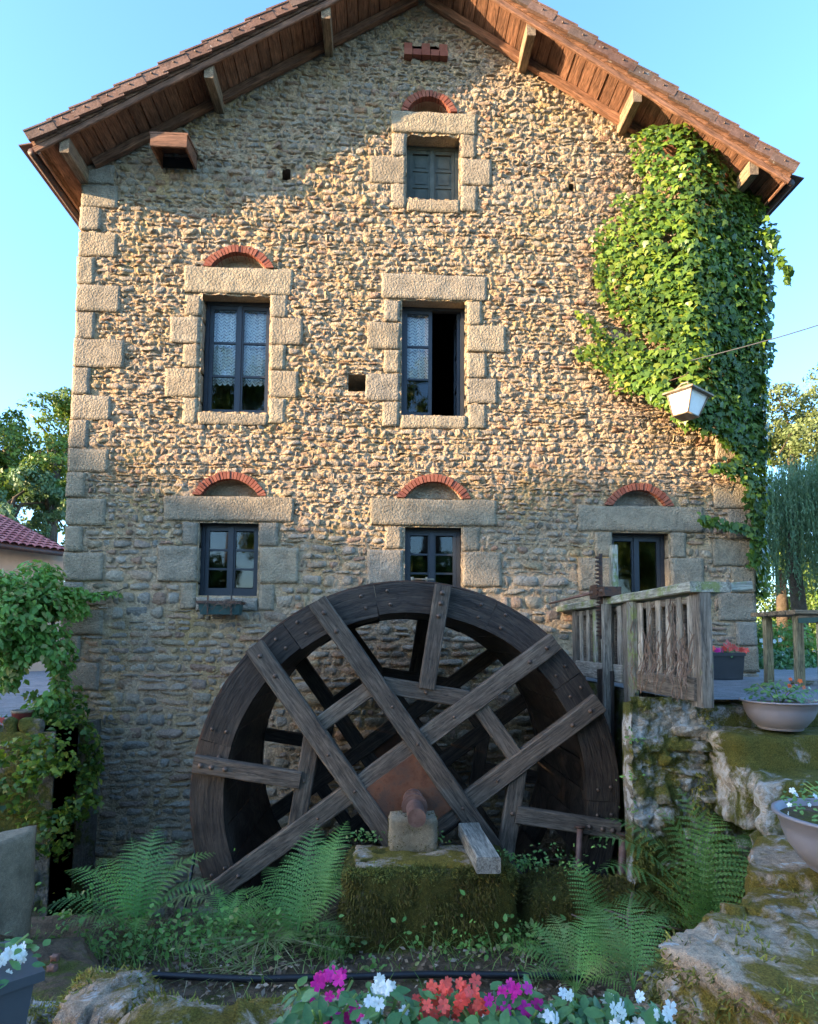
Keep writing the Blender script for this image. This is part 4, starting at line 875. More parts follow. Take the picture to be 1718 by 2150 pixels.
rubble(rw, YR, -1.9, PIT, 0.0, lambda u, v: (v < 0) & (u > YR), [], lambda u, v, h: np.stack([rx0+(u-YR)*0.46-h, u, v], 1), n_parts=20, mats=('darkwall', 'darkwall'), step=0.04, mortar_name='wall_return', seed=6, rough=lambda u, v: 0.5+0*u)  # darker stone puts the shade beside the wheel into this return
_seed[0] = 400
o, V, F = rock('wall_core', [(rx0+0.02, YR+0.03), (4.2, YR+0.03), (4.2, YR+0.3), (rx0+0.02, YR+0.3)], BED, -0.02, M['mossy'], None, None, (20, 4, 10), 0.02, parent=rw)
def moss_on_face(n, z0, z1, mat):
    P = np.stack([rng.uniform(rx0, 4.1, n), np.full(n, YR-0.02), rng.uniform(z0, z1, n)], 1); P = P[P[:, 2] < zr(P[:, 0])+0.02]; k = fbm(P, 3.0, 5, 9) > -0.08; P = P[k]; n = len(P)
    d = np.tile([0, -0.8, -0.3], (n, 1))+rng.normal(0, 0.45, (n, 3)); d /= np.linalg.norm(d, axis=1, keepdims=True); X = np.cross(d, rng.normal(0, 1, (n, 3))); X /= np.linalg.norm(X, axis=1, keepdims=True)
    V, F, r = scatter([(-0.2, 0, 0), (0.2, 0, 0), (0.04, 1, 0.1), (-0.04, 1, 0.1)], [(0, 1, 2, 3)], P, X, d, np.cross(X, d), rng.uniform(0.015, 0.045, n)); return V, F, r
V, F, r = moss_on_face(24000, -1.5, 0.04, None); tag(obj('moss', npmesh('moss', V, F, M['mossblade'], rnd=r), rw), kind='stuff')
# steps and slabs
def P2(*pp): return [tuple(atz(px, py, z)[:2]) for (px, py, z) in pp]
sx0 = at(1485, 1500, YR)[0]
rock('stone_step', [(sx0, -3.12), (5.2, -3.12), (5.2, -2.66), (sx0+0.02, -2.66)], -0.75, -0.19, M['mossy'], 'upper mossy stone step under the round planter bowl', 'stone step', (60, 14, 16), 0.045, 3, 0.03)
o, V, F = rock('stone_step', [(at(1585, 1600, -3.4)[0], -3.42), (5.2, -3.45), (5.2, -3.05), (at(1575, 1600, -3.1)[0], -3.08)], -0.9, -0.40, M['mossy'], 'second mossy step below the planter bowl at the right edge', 'stone step', (50, 14, 16), 0.045, 3, 0.04)
o, V, F = rock('garden_rock', P2((1565, 1835, -0.68), (1960, 1880, -0.68), (1960, 1740, -0.68), (1590, 1760, -0.68)), -1.0, -0.66, M['slab'], 'flat lichened flagstone under the lower planter bowl at the right edge', 'stone slab', (40, 20, 10), 0.025, 4, 0.02)
for a in ((1340, 1990, 1530, 1925, 'grey lichened slab with a pointed tip, foreground right'),): pass
o, V, F = rock('garden_rock', P2((1385, 1995, -0.62), (1760, 2190, -0.62), (1830, 1960, -0.62), (1520, 1912, -0.62)), -1.05, -0.60, M['slab'], 'big pale cracked slab with white lichen in the right foreground', 'stone slab', (60, 44, 14), 0.035, 3, 0.015)
fuzz('moss', V, F, 9000, M['mossblade'], o, 0.02, droop=0.2, clump=4, thr=0.12, cond=lambda A, n: np.where(n[:, 2] < 0.5, 1.2, 0.5))
o, V, F = rock('garden_rock', P2((1545, 1900, -0.74), (1900, 2010, -0.74), (1900, 1850, -0.74), (1580, 1830, -0.74)), -1.3, -0.72, M['slab'], 'mossy grey slab stacked behind the big pale slab', 'stone slab', (50, 30, 16), 0.035, 4, 0.02)
fuzz('moss', V, F, 6000, M['mossblade'], o, 0.02, droop=0.4, clump=4, thr=0.0)
o, V, F = rock('garden_rock', P2((1345, 2080, -0.86), (1720, 2250, -0.86), (1800, 2120, -0.86), (1420, 1985, -0.86)), -1.6, -0.80, M['mossy'], 'moss covered boulder below the big pale slab, lower right corner', 'boulder', (50, 34, 24), 0.06, 3, 0.04)
fuzz('moss', V, F, 12000, M['mossblade'], o, 0.022, droop=0.6, clump=3.5, thr=-0.1)
# low parapet in the left foreground
para = thing('parapet_wall', (-0.6, -5.1, -1.1), 'low lichened rock wall running along the left foreground', 'low wall')
specs = [((70, 2120), (330, 2105), -0.66, 0.30), ((180, 2030), (340, 2040), -0.74, 0.26), ((300, 2062), (560, 2078), -0.68, 0.40), ((520, 2090), (760, 2090), -0.72, 0.34), ((740, 2110), (1010, 2110), -0.86, 0.3), ((1000, 2110), (1380, 2110), -0.86, 0.3), ((40, 2075), (190, 2060), -0.86, 0.3), ((-200, 2150), (110, 2150), -0.66, 0.4)]
for i, ((xa, ya), (xb, yb), zt, dep) in enumerate(specs):
    a, b = atz(xa, ya, zt), atz(xb, yb, zt); V = [(a[0], a[1]-dep), (b[0], b[1]-dep), (b[0], b[1]), (a[0], a[1])]; _seed[0] = 500+i
    o, V, F = rock('rock', V, -1.6, zt, M['slab'] if i != 6 else M['mossy'], None, None, (34, 24, 14), 0.055, 3.2, 0.04, parent=para)
    fuzz('moss', V, F, 5000, M['mossblade'], para, 0.018, droop=0.2, clump=4.5, thr=0.08)
# left block, retaining wall of the yard
a = atz(73, 1740, -0.80); b = atz(-10, 1775, -0.80); d = (b-a)[:2]; d /= np.linalg.norm(d); e = np.array([-0.25, 1.0]); e /= np.linalg.norm(e)
A = a[:2]; rock('stone_pillar', [tuple(A+d*0.9), tuple(A), tuple(A+e*0.16-np.array([0.02, 0])), tuple(A+d*0.9+np.array([-0.3, 0.5]))], BED-0.1, -0.80, M['concrete'], 'square cut stone pillar with flat pale top at the left edge', 'stone pillar', (10, 6, 12), 0.015, 4, 0.02)
lw = thing('yard_retaining_wall', (-4, -0.95, PIT), 'dark stone retaining wall below the yard, left of the mill', 'retaining wall')
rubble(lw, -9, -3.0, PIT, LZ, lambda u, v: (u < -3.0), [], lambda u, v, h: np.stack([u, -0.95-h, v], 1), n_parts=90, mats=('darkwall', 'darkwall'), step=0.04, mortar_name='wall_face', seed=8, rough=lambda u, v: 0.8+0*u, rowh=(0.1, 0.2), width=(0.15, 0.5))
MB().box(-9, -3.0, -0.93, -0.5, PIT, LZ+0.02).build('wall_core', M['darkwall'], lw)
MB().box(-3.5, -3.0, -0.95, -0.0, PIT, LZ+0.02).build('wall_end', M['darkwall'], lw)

# ================================================================== IVY
def P_wall(px, py, Y=-0.15): p = at(px, py, Y); return (p[0], p[2])
ivy_poly = [P_wall(*p) for p in [(1318, 300), (1345, 285), (1400, 280), (1445, 290), (1480, 310), (1530, 335), (1570, 350), (1605, 395), (1612, 450), (1632, 480), (1622, 560), (1618, 700), (1616, 800), (1610, 900), (1612, 1000), (1606, 1100), (1600, 1175), (1590, 1205), (1582, 1160), (1578, 1110), (1572, 1060), (1550, 1010), (1490, 995), (1485, 985), (1545, 975), (1500, 930), (1440, 905), (1405, 900), (1408, 885), (1370, 850), (1345, 830), (1285, 812), (1290, 795), (1220, 748), (1205, 730), (1262, 720), (1225, 680), (1205, 655), (1240, 665), (1280, 700), (1330, 722), (1380, 760), (1400, 745), (1330, 700), (1300, 670), (1262, 625), (1250, 560), (1246, 500), (1270, 470), (1310, 455), (1290, 425), (1300, 405), (1340, 430), (1350, 395), (1330, 360)]]
ivy_poly2 = [P_wall(*p) for p in [(1458, 1082), (1500, 1095), (1575, 1105), (1578, 1118), (1500, 1112), (1462, 1096)]]
ivy = thing('ivy', (4.0, -0.1, 0.9), 'dense green ivy climbing the right edge of the mill up to the eave', 'ivy')
n0 = 26000; bx = np.array(ivy_poly); P = np.stack([rng.uniform(bx[:, 0].min(), bx[:, 0].max()+0.02, n0), rng.uniform(bx[:, 1].min(), bx[:, 1].max(), n0)], 1)
k = in_poly(P+rng.normal(0, 0.025, P.shape), ivy_poly); P = P[k]
edge_thin = fbm(np.column_stack([P, P[:, 0]*0]), 4, 3, 41); xl = at(1230, 700)[0]
def ivydepth(x, z):
    xc = 3.45; t = (x-xc); b = np.where(t < 0, 0.07+0.30*np.clip(1+t/0.85, 0, 1), 0.37-0.32*np.clip(t/1.0, 0, 1)**1.1)
    return b*sstep(0.6, 3.2, z)*0.9+0.06+0.08*fbm(np.stack([x, z, z*0], 1), 1.6, 3, 45)*sstep(3.0, 3.6, x)
left_gap = (P[:, 0] < 3.35) & (edge_thin < -0.40); P = P[~left_gap]; P = P[:9800]
extra = np.array(ivy_poly2); q_ = np.stack([rng.uniform(extra[:, 0].min(), extra[:, 0].max(), 900), rng.uniform(extra[:, 1].min(), extra[:, 1].max(), 900)], 1); q_ = q_[in_poly(q_, ivy_poly2)][:70]
P = np.concatenate([P, q_]); n = len(P); D = ivydepth(P[:, 0], P[:, 1]); lay = rng.random(n)**0.6; Y = -(0.02+D*(0.55+0.45*lay))-rng.random(n)*0.03
eps = 0.05; gx = -(ivydepth(P[:, 0]+eps, P[:, 1])-ivydepth(P[:, 0]-eps, P[:, 1]))/(2*eps); gz = -(ivydepth(P[:, 0], P[:, 1]+eps)-ivydepth(P[:, 0], P[:, 1]-eps))/(2*eps)
nor = np.stack([gx, -np.ones(n), gz+0.35], 1)+rng.normal(0, 0.33, (n, 3)); PP = np.stack([P[:, 0], Y, P[:, 1]], 1)
# wrap round the corner
n2 = 1700; zc = rng.uniform(0.9, 5.6, n2); yc = -rng.random(n2)**1.2*0.25+0.5*rng.random(n2)**2; xc = XR+0.04+0.10*np.clip((zc-0.9)/2, 0.2, 1)*rng.random(n2)+0.06*fbm(np.stack([zc, zc*0, zc*0], 1), 2, 2, 4)
PP = np.concatenate([PP, np.stack([xc, yc, zc], 1)]); nor = np.concatenate([nor, np.tile([1, -0.6, 0.3], (n2, 1))+rng.normal(0, 0.4, (n2, 3))])
# sprays hanging off the eave corner
n3 = 90; t = rng.random(n3); PP = np.concatenate([PP, np.stack([XR+0.08+0.30*t, -0.25-0.1*rng.random(n3), 5.0-0.55*t+0.3*rng.random(n3)*(1-t)], 1)]); nor = np.concatenate([nor, rng.normal(0, 1, (n3, 3))+[0, -1, 0.4]])
n = len(PP); X, Yv, Z = frames(nor, rng.normal(0, 0.5, n)); sz = rng.uniform(0.055, 0.105, n)*np.where(PP[:, 2] > 5.2, 0.8, 1.0)*np.where(PP[:, 0] < 2.9, 0.8, 1)
front = np.argsort(PP[:, 1]+(PP[:, 0] > XR)*1.0-rng.random(n)*0.12); big = front[:300]; rest = np.setdiff1d(np.arange(n), big)
ivme = npmesh('leaf', IVYV, IVYF, M['ivy'])
for i in big:
    mw = Matrix((( X[i, 0]*sz[i], Yv[i, 0]*sz[i], Z[i, 0]*sz[i], PP[i, 0]), (X[i, 1]*sz[i], Yv[i, 1]*sz[i], Z[i, 1]*sz[i], PP[i, 1]), (X[i, 2]*sz[i], Yv[i, 2]*sz[i], Z[i, 2]*sz[i], PP[i, 2]), (0, 0, 0, 1)))
    obj('leaf', ivme, ivy, mw)
age_shade = np.clip(0.62-0.42*(PP[:, 0]-2.6)/1.6+rng.normal(0, 0.2, n), 0.01, 0.99)[rest]; V, F, r = scatter(IVYV, IVYF, PP[rest], X[rest], Yv[rest], Z[rest], sz[rest], age_shade); tag(obj('foliage', npmesh('foliage', V, F, M['ivy'], rnd=r), ivy), kind='stuff')  # yellower young leaves left, shade of the right side put in as darker leaves
stm = []
for i in range(70):                                                 # bare brown stems fanning out from the foliage
    px, py = random.choice([(1330, 330), (1300, 420), (1260, 560), (1250, 620), (1320, 370), (1400, 900), (1480, 985), (1350, 830), (1280, 500)]); px += random.uniform(-20, 60); py += random.uniform(-30, 40)
    a_ = random.uniform(2.5, 3.9); pts = []
    for k_ in range(random.randint(5, 12)):
        p = at(px, py, 0); pts.append((p[0], -0.035-random.random()*0.01, p[2])); px += math.cos(a_)*11; py += math.sin(a_)*11*random.choice([1, -0.6]); a_ += random.gauss(0, 0.35)
    stm.append(pts)
sm = tube_mesh('stems', stm[0], 0.003, M['twig'], n=4)
allV, allF = [], []
for pts in stm:
    me = tube_mesh('tmp', pts, random.uniform(0.002, 0.0045), M['twig'], n=3, caps=False); b = len(allV)
    allV += [tuple(v.co) for v in me.vertices]; allF += [tuple(b+i for i in p.vertices) for p in me.polygons]; bpy.data.meshes.remove(me)
tag(obj('stems', npmesh('stems', np.array(allV), allF, M['twig']), ivy), kind='stuff')

# ================================================================== LANTERN AND CABLE
LY = -0.55; lc = at(1443, 845, LY); lant = thing('wall_lantern', tuple(lc), 'old tapered wall lantern with milky white panes hanging in front of the ivy', 'lantern')
sc = 6.35/FPX; mwL = Matrix.Translation(Vector(lc)) @ Matrix.Rotation(math.radians(7), 4, 'Y') @ Matrix.Rotation(math.radians(28), 4, 'Z')
def lp(x, y, z): return tuple(mwL @ Vector((x, y, z)))
wt, wb, ht, hb_ = 0.145, 0.092, 0.075, -0.155
cor = [(-1, -1), (1, -1), (1, 1), (-1, 1)]
for i in range(4):
    (a, b), (c, d) = cor[i], cor[(i+1) % 4]
    MB().quad(lp(a*wt*0.95, b*wt*0.95, ht), lp(a*wb*0.95, b*wb*0.95, hb_), lp(c*wb*0.95, d*wb*0.95, hb_), lp(c*wt*0.95, d*wt*0.95, ht)).build('pane', M['lampglass'], lant)
    tube('edge_bar', [lp(a*wt, b*wt, ht), lp(a*wb, b*wb, hb_)], 0.008, M['lampmetal'], lant, n=6)
    tube('bottom_bar', [lp(a*wb, b*wb, hb_), lp(c*wb, d*wb, hb_)], 0.009, M['lampmetal'], lant, n=6)
e = wt*1.28; mb = MB(); mb.hexa([lp(a*e, b*e, ht) for a, b in cor]+[lp(a*e*0.97, b*e*0.97, ht+0.022) for a, b in cor]); mb.hexa([lp(a*e*0.93, b*e*0.93, ht+0.022) for a, b in cor]+[lp(a*0.04, b*0.04, ht+0.11) for a, b in cor]); mb.build('cap', M['lampmetal'], lant)
MB().hexa([lp(a*wb, b*wb, hb_-0.008) for a, b in cor]+[lp(a*wb, b*wb, hb_+0.004) for a, b in cor]).build('base_plate', M['lampmetal'], lant)
topp = Vector(lp(0, 0, ht+0.10)); wl0 = at(1398, 852, -0.05)
arm = [tuple(wl0), tuple(at(1412, 826, -0.3)), tuple(at(1432, 806, -0.5)), tuple(at(1444, 802, -0.55)), tuple(topp)]
tube('bracket_arm', arm, 0.010, M['lampmetal'], lant); tube('bracket_arm', [tuple(at(1372, 806, -0.08)), tuple(at(1410, 798, -0.35)), tuple(at(1440, 788, -0.5)), tuple(at(1446, 780, -0.52))], 0.005, M['iron'], lant, n=6)
a, b = at(1405, 768, -0.25), at(1718, 662, -1.2); c = b+(b-a)*1.2; pts = [tuple(a+(c-a)*t+np.array([0, 0, -0.10*math.sin(math.pi*t)+0.0])) for t in np.linspace(0, 1, 20)]
cb = thing('overhead_cable', tuple(a), 'thin grey overhead cable running from the ivy wall out to the right', 'cable'); tube('wire', pts, 0.006, M['cable'], cb, n=6)
i_ = at(1443, 757, -0.32); obj('insulator', lathe_mesh('insulator', [(0.001, -0.03), (0.022, -0.025), (0.028, 0), (0.02, 0.02), (0.001, 0.028)], M['lampglass'], 12), cb, Matrix.Translation(Vector(i_)))

# ================================================================== PLANTERS
def leafmat_obj(me, p, nrm, spin, s, parent, name='leaf'):
    Z = Vector(nrm).normalized(); q = Z.to_track_quat('Z', 'Y').to_matrix().to_4x4() @ Matrix.Rotation(spin, 4, 'Z')
    return obj(name, me, parent, Matrix.Translation(Vector(p)) @ q @ Matrix.Scale(s, 4))
leafme = npmesh('leaf', OVV, OVF, M['impleaf'], True)
def flower_mesh(mat, n=5):
    V = []; F = []
    for i in range(n):
        t = 2*math.pi*i/n; b = len(V); c, s = math.cos(t), math.sin(t)
        loc = [(0.02, 0, 0), (0.35, -0.27, 0.05), (0.62, -0.34, 0.08), (0.95, -0.22, 0.0), (0.86, 0.0, 0.06), (0.95, 0.22, 0.0), (0.62, 0.34, 0.08), (0.35, 0.27, 0.05), (0.5, 0, 0.12)]
        V += [(x*c-y*s, x*s+y*c, z+0.02*i) for x, y, z in loc]
        F += [(b+8, b+j, b+(j+1) % 8) for j in range(8)]
    return npmesh('flower', V, F, mat, True)
FL = {k: flower_mesh(M[k]) for k in ('pred', 'pmag', 'pwhite', 'porange', 'pviolet')}
def impatiens(cx, cy, cz, rad, hgt, nleaf, flowers, label, group=None, lsize=0.038, cat='flowering plant', fs=0.0150, name='impatiens_plant', jitter=True):
    """a bushy bedding plant: leaves and flowers are parts; flowers are given as pixel centres at a depth or as a count"""
    t = thing(name, (cx, cy, cz), label, cat, group)
    for i in range(5):
        a_ = random.uniform(0, 6.28); tube('stem', [(cx, cy, cz), (cx+rad*0.3*math.cos(a_), cy+rad*0.3*math.sin(a_), cz+hgt*0.5), (cx+rad*0.7*math.cos(a_), cy+rad*0.7*math.sin(a_), cz+hgt*0.85)], 0.003, M['grass'], t, n=5)
    for i in range(nleaf):
        a_ = random.uniform(0, 6.28); r = rad*math.sqrt(random.random()); h = cz+hgt*(0.25+0.75*random.random())*(1-0.35*(r/rad)**2)
        p = (cx+r*math.cos(a_), cy+r*math.sin(a_), h); nr_ = (math.cos(a_)*0.7*r/rad+random.gauss(0, 0.25), math.sin(a_)*0.7*r/rad+random.gauss(0, 0.25)-0.35, 0.9)
        leafmat_obj(leafme, p, nr_, random.uniform(0, 6.28), lsize*random.uniform(0.6, 1.2), t)
    for f in [g for f in flowers for g in ((f, (f[0], f[1]+random.uniform(-26, 26), f[2]+random.uniform(-18, 24), f[3]+0.03)) if fs == 0.0150 else (f,))]:
        (col, px, py, Y) = f; p = at(px, py, Y); leafmat_obj(FL[col], p, (random.gauss(0, 0.55), -0.9, random.uniform(-0.1, 0.9)), random.uniform(0, 6), fs*random.uniform(0.75, 1.15), t, 'flower')
    return t
# trough of impatiens along the bottom of the picture
YP = -5.55; tz = at(1000, 2210, YP)[2]
tro = thing('flower_trough', (at(1000, 2150, YP)[0], YP, tz-0.15), 'long grey trough holding the bedding flowers at the bottom edge', 'planter')
tx0, tx1 = at(640, 2150, YP)[0], at(1395, 2150, YP)[0]
MB().hexa([(tx0+0.02, YP-0.07, tz-0.16), (tx1-0.02, YP-0.07, tz-0.16), (tx1-0.02, YP+0.07, tz-0.16), (tx0+0.02, YP+0.07, tz-0.16), (tx0, YP-0.09, tz), (tx1, YP-0.09, tz), (tx1, YP+0.09, tz), (tx0, YP+0.09, tz)]).box(tx0-0.01, tx1+0.01, YP+0.09, YP+0.105, tz-0.02, tz+0.004).build('trough_body', M['anthracite'], tro)
MB().box(tx0+0.01, tx1-0.01, YP-0.08, YP+0.08, tz-0.03, tz+0.002).build('potting_soil', M['soil'], tro)
def fl(col, pts, Y=YP): return [(col, x, y+12, Y+random.uniform(-0.05, 0.05)) for x, y in pts]
def plant_at(px, w_px, top_py, nleaf, flowers, label, group=None):
    x = at(px, 2150, YP)[0]; rad = w_px/FPX*(YP-CAM[1])/2; zt = at(px, top_py+12, YP)[2]; impatiens(x, YP, tz, rad, zt-tz, int(nleaf*1.8), flowers, label, group)
plant_at(680, 190, 2045, 60, fl('pmag', [(668, 2052), (690, 2036), (712, 2043), (655, 2078), (698, 2030), (705, 2122), (702, 2140), (692, 2080), (752, 2118)]), 'magenta impatiens at the left end of the flower trough')
plant_at(810, 150, 2062, 50, fl('pwhite', [(800, 2052), (782, 2072), (776, 2090), (795, 2096), (812, 2062), (792, 2060), (780, 2112), (775, 2124), (822, 2058), (850, 2113), (762, 2140)]), 'white impatiens between the magenta and the coral flowers')
plant_at(900, 130, 2070, 40, fl('pred', [(908, 2060), (892, 2078), (888, 2094), (898, 2100), (886, 2124), (900, 2132), (912, 2140), (876, 2140), (940, 2050), (936, 2062), (932, 2100), (934, 2116)]), 'tall coral red impatiens left of the centre of the trough')
plant_at(1010, 150, 2062, 50, fl('pred', [(966, 2054), (975, 2064), (984, 2072), (998, 2070), (968, 2090), (960, 2098), (972, 2082), (1002, 2098), (1010, 2108), (994, 2110), (1030, 2108), (1036, 2122), (958, 2140)]), 'wide coral red impatiens in the middle of the trough')
plant_at(1095, 130, 2068, 44, fl('pmag', [(1055, 2072), (1068, 2064), (1082, 2066), (1078, 2080), (1054, 2086), (1062, 2108), (1070, 2118), (1102, 2106), (1108, 2120), (1122, 2142), (1145, 2145), (1026, 2088)]), 'magenta impatiens right of the coral red ones')
plant_at(1210, 150, 2100, 60, fl('pwhite', [(1158, 2110), (1166, 2130), (1178, 2128), (1152, 2122), (1196, 2078), (1230, 2142), (1240, 2150), (1184, 2134)]), 'white impatiens beside the fern at the right part of the trough')
plant_at(1320, 160, 2095, 60, fl('pwhite', [(1290, 2092), (1300, 2104), (1308, 2118), (1280, 2085), (1280, 2130), (1292, 2140), (1345, 2080), (1378, 2118), (1384, 2135), (1350, 2145), (1402, 2118), (1322, 2148)]), 'white impatiens at the right end of the flower trough')
# planter with white flowers, lower left
Yq = -5.35; a = at(72, 2105, Yq); zq = at(72, 2046, Yq)[2]; wp_ = thing('corner_planter', (a[0]-0.2, Yq, zq-0.15), 'grey rectangular planter with white flowers in the lower left corner', 'planter')
d = np.array([-0.75, -0.66]); e2 = np.array([-0.66, 0.75]); A = np.array([a[0], Yq])
q4 = [A, A+e2*0.22, A+e2*0.22+d*0.6, A+d*0.6]; cc = sum(q4)/4
MB().hexa([(p[0]*0.92+cc[0]*0.08, p[1]*0.92+cc[1]*0.08, zq-0.19) for p in q4]+[(p[0], p[1], zq) for p in q4]).build('planter_body', M['anthracite'], wp_)
MB().hexa([(p[0]*1.06-cc[0]*0.06, p[1]*1.06-cc[1]*0.06, zq-0.018) for p in q4]+[(p[0]*1.06-cc[0]*0.06, p[1]*1.06-cc[1]*0.06, zq+0.004) for p in q4]).build('rim', M['anthracite'], wp_)
impatiens(A[0]-0.13, Yq+0.0, zq-0.02, 0.14, 0.10, 60, [('pwhite', x, y, Yq) for x, y in ((30, 2000), (18, 2003), (40, 2004), (4, 2018), (14, 2052), (24, 2060), (2, 2065), (20, 2046), (38, 2000))], 'white impatiens filling the corner planter at lower left')
# red pots at the left wall
c = at(45, 1533, -0.75); c[2] = LZ+0.02; pt = thing('flower_pot', tuple(c), 'small dark red glazed pot with a pale rim on the yard wall', 'flower pot')
obj('pot_body', lathe_mesh('pot_body', [(0.001, 0.0), (0.075, 0.0), (0.09, 0.15), (0.093, 0.16), (0.083, 0.16), (0.08, 0.12), (0.001, 0.12)], M['pot'], 20), pt, Matrix.Translation(Vector(c)))
obj('rim', lathe_mesh('rim', [(0.094, 0.155), (0.097, 0.16), (0.097, 0.178), (0.085, 0.178), (0.083, 0.15)], M['lampmetal'], 20), pt, Matrix.Translation(Vector(c)))
c = at(2, 1545, -0.75); impatiens(c[0]-0.05, -0.75, LZ+0.02, 0.13, 0.16, 30, [('pred', x, y, -0.85) for x, y in ((4, 1512), (12, 1516), (2, 1524), (14, 1526))], 'red flowering plant at the left edge beside the red pot', fs=0.03)
# planter of red flowers by the mill corner
px0, px1 = at(1482, 1400, -0.62)[0], at(1564, 1400, -0.62)[0]; pz = at(1520, 1371, -0.62)[2]
rp = thing('red_flower_planter', ((px0+px1)/2, -0.5, 0), 'anthracite box planter with red flowers at the foot of the mill corner', 'planter')
MB().hexa([(px0+0.01, -0.60, 0.005), (px1-0.01, -0.60, 0.005), (px1-0.01, -0.40, 0.005), (px0+0.01, -0.40, 0.005), (px0, -0.63, pz), (px1, -0.63, pz), (px1, -0.37, pz), (px0, -0.37, pz)]).build('planter_body', M['anthracite'], rp)
MB().box(px0-0.006, px1+0.006, -0.637, -0.625, pz-0.03, pz+0.004).build('rim', M['anthracite'], rp)
for (a, b, lab, pts) in ((px0, (px0+px1)/2, 'red and violet bedding plant in the left half of the planter by the mill corner', [('pred', 1488, 1363), ('pred', 1497, 1362), ('pmag', 1507, 1366), ('pmag', 1517, 1366), ('pred', 1484, 1365)]), ((px0+px1)/2, px1, 'bright red bedding plant in the right half of the planter by the mill corner', [('pred', 1524, 1356), ('pred', 1532, 1354), ('pred', 1528, 1350), ('pred', 1540, 1358), ('pred', 1534, 1364), ('pred', 1546, 1362), ('pred', 1556, 1364), ('pred', 1566, 1366), ('pred', 1520, 1362)])):
    impatiens((a+b)/2, -0.5, pz-0.03, (b-a)/2+0.03, 0.09, 40, [(c_, x, y, -0.6) for c_, x, y in pts], lab, lsize=0.045, fs=0.038)
# round bowls
def bowl(cx, cy, cz, R_, H_, label):
    t = thing('planter_bowl', (cx, cy, cz), label, 'planter bowl')
    prof = [(0.001, 0.0), (R_*0.52, 0.0), (R_*0.56, 0.03*H_), (R_*0.56, 0.10*H_), (R_*0.62, 0.13*H_), (R_*0.80, 0.42*H_), (R_*0.88, 0.66*H_), (R_*0.90, 0.80*H_), (R_*0.915, 0.81*H_), (R_*0.92, 0.93*H_), (R_, 0.95*H_), (R_, 1.0*H_), (R_*0.93, 1.0*H_), (R_*0.9, 0.86*H_), (0.001, 0.86*H_)]
    obj('bowl_body', lathe_mesh('bowl_body', prof, M['bowl'], 48), t, Matrix.Translation(Vector((cx, cy, cz))))
    obj('potting_soil', lathe_mesh('potting_soil', [(0.001, 0.9*H_), (R_*0.9, 0.88*H_)], M['soil'], 24), t, Matrix.Translation(Vector((cx, cy, cz)))); return t
Yb = -2.95; bc = at(1639, 1530, Yb); bz = at(1639, 1531, Yb)[2]; bR = (at(1712, 1480, Yb)[0]-at(1565, 1480, Yb)[0])/2; bH = at(1639, 1470, Yb)[2]-bz
bowl(bc[0], Yb, bz, bR, bH, 'taupe plastic planter bowl with orange flowers on the upper step'); B1 = (bc[0], Yb, bz+bH*0.9)
impatiens(B1[0], B1[1], B1[2]-0.02, bR*0.85, 0.17, 200, [('porange', x, y, Yb) for x, y in ((1660, 1426), (1680, 1430), (1654, 1438), (1688, 1444), (1658, 1440))]+[('pviolet', x, y, Yb) for x, y in ((1640, 1452), (1652, 1456), (1672, 1440))], 'small bushy plant with orange flowers in the upper bowl', lsize=0.034, fs=0.016)
Yc = -4.15; bR2 = 0.30; bx2 = at(1645, 1705, Yc)[0]+bR2; bz2 = at(1700, 1832, Yc)[2]; bH2 = at(1660, 1712, Yc)[2]-bz2
bowl(bx2, Yc, bz2, bR2, bH2, 'taupe plastic planter bowl cut by the right edge on the flagstone')
impatiens(bx2, Yc, bz2+bH2*0.86, bR2*0.85, 0.17, 230, [('pwhite', x, y, Yc-0.1) for x, y in ((1664, 1660), (1672, 1668), (1658, 1690), (1700, 1690), (1712, 1672), (1655, 1708))], 'small leaved plant with white flowers in the lower bowl', lsize=0.028, fs=0.013)
# empty window box under the lower left window
wbx0, wbx1 = at(417, 1275, -0.2)[0], at(505, 1275, -0.2)[0]; wz1, wz0 = at(460, 1262, -0.2)[2], at(460, 1290, -0.2)[2]
wbx = thing('window_box', ((wbx0+wbx1)/2, -0.12, wz0), 'small dark green window box with dried stalks on an iron bracket', 'window box')
MB().hexa([(wbx0+0.02, -0.2, wz0), (wbx1-0.02, -0.2, wz0), (wbx1-0.02, -0.06, wz0), (wbx0+0.02, -0.06, wz0), (wbx0, -0.22, wz1-0.02), (wbx1, -0.22, wz1-0.02), (wbx1, -0.05, wz1-0.02), (wbx0, -0.05, wz1-0.02)]).build('box_body', M['teal'], wbx)
mb = MB(); mb.box(wbx0-0.02, wbx1+0.01, -0.24, -0.225, wz1-0.03, wz1); mb.box(wbx0-0.02, wbx0-0.008, -0.225, 0.0, wz1-0.03, wz1); mb.box(wbx1, wbx1+0.012, -0.225, 0.0, wz1-0.03, wz1)
for f_ in (0.22, 0.78): xx = wbx0+(wbx1-wbx0)*f_; mb.box(xx, xx+0.014, -0.236, -0.224, wz0-0.01, wz1+0.06)
mb.build('bracket', M['iron'], wbx)
for i in range(26):
    x = random.uniform(wbx0+0.05, wbx1+0.02); pts = [(x, -0.13, wz1-0.03), (x+random.gauss(0, 0.02), -0.2, wz1+0.02), (x+random.gauss(0, 0.04), -0.245, wz1+random.uniform(-0.06, 0.01)), (x+random.gauss(0, 0.05), -0.25, wz1-random.uniform(0.02, 0.12))]
    tube('dry_stalk', pts, 0.0025, M['twig'], wbx, n=4)

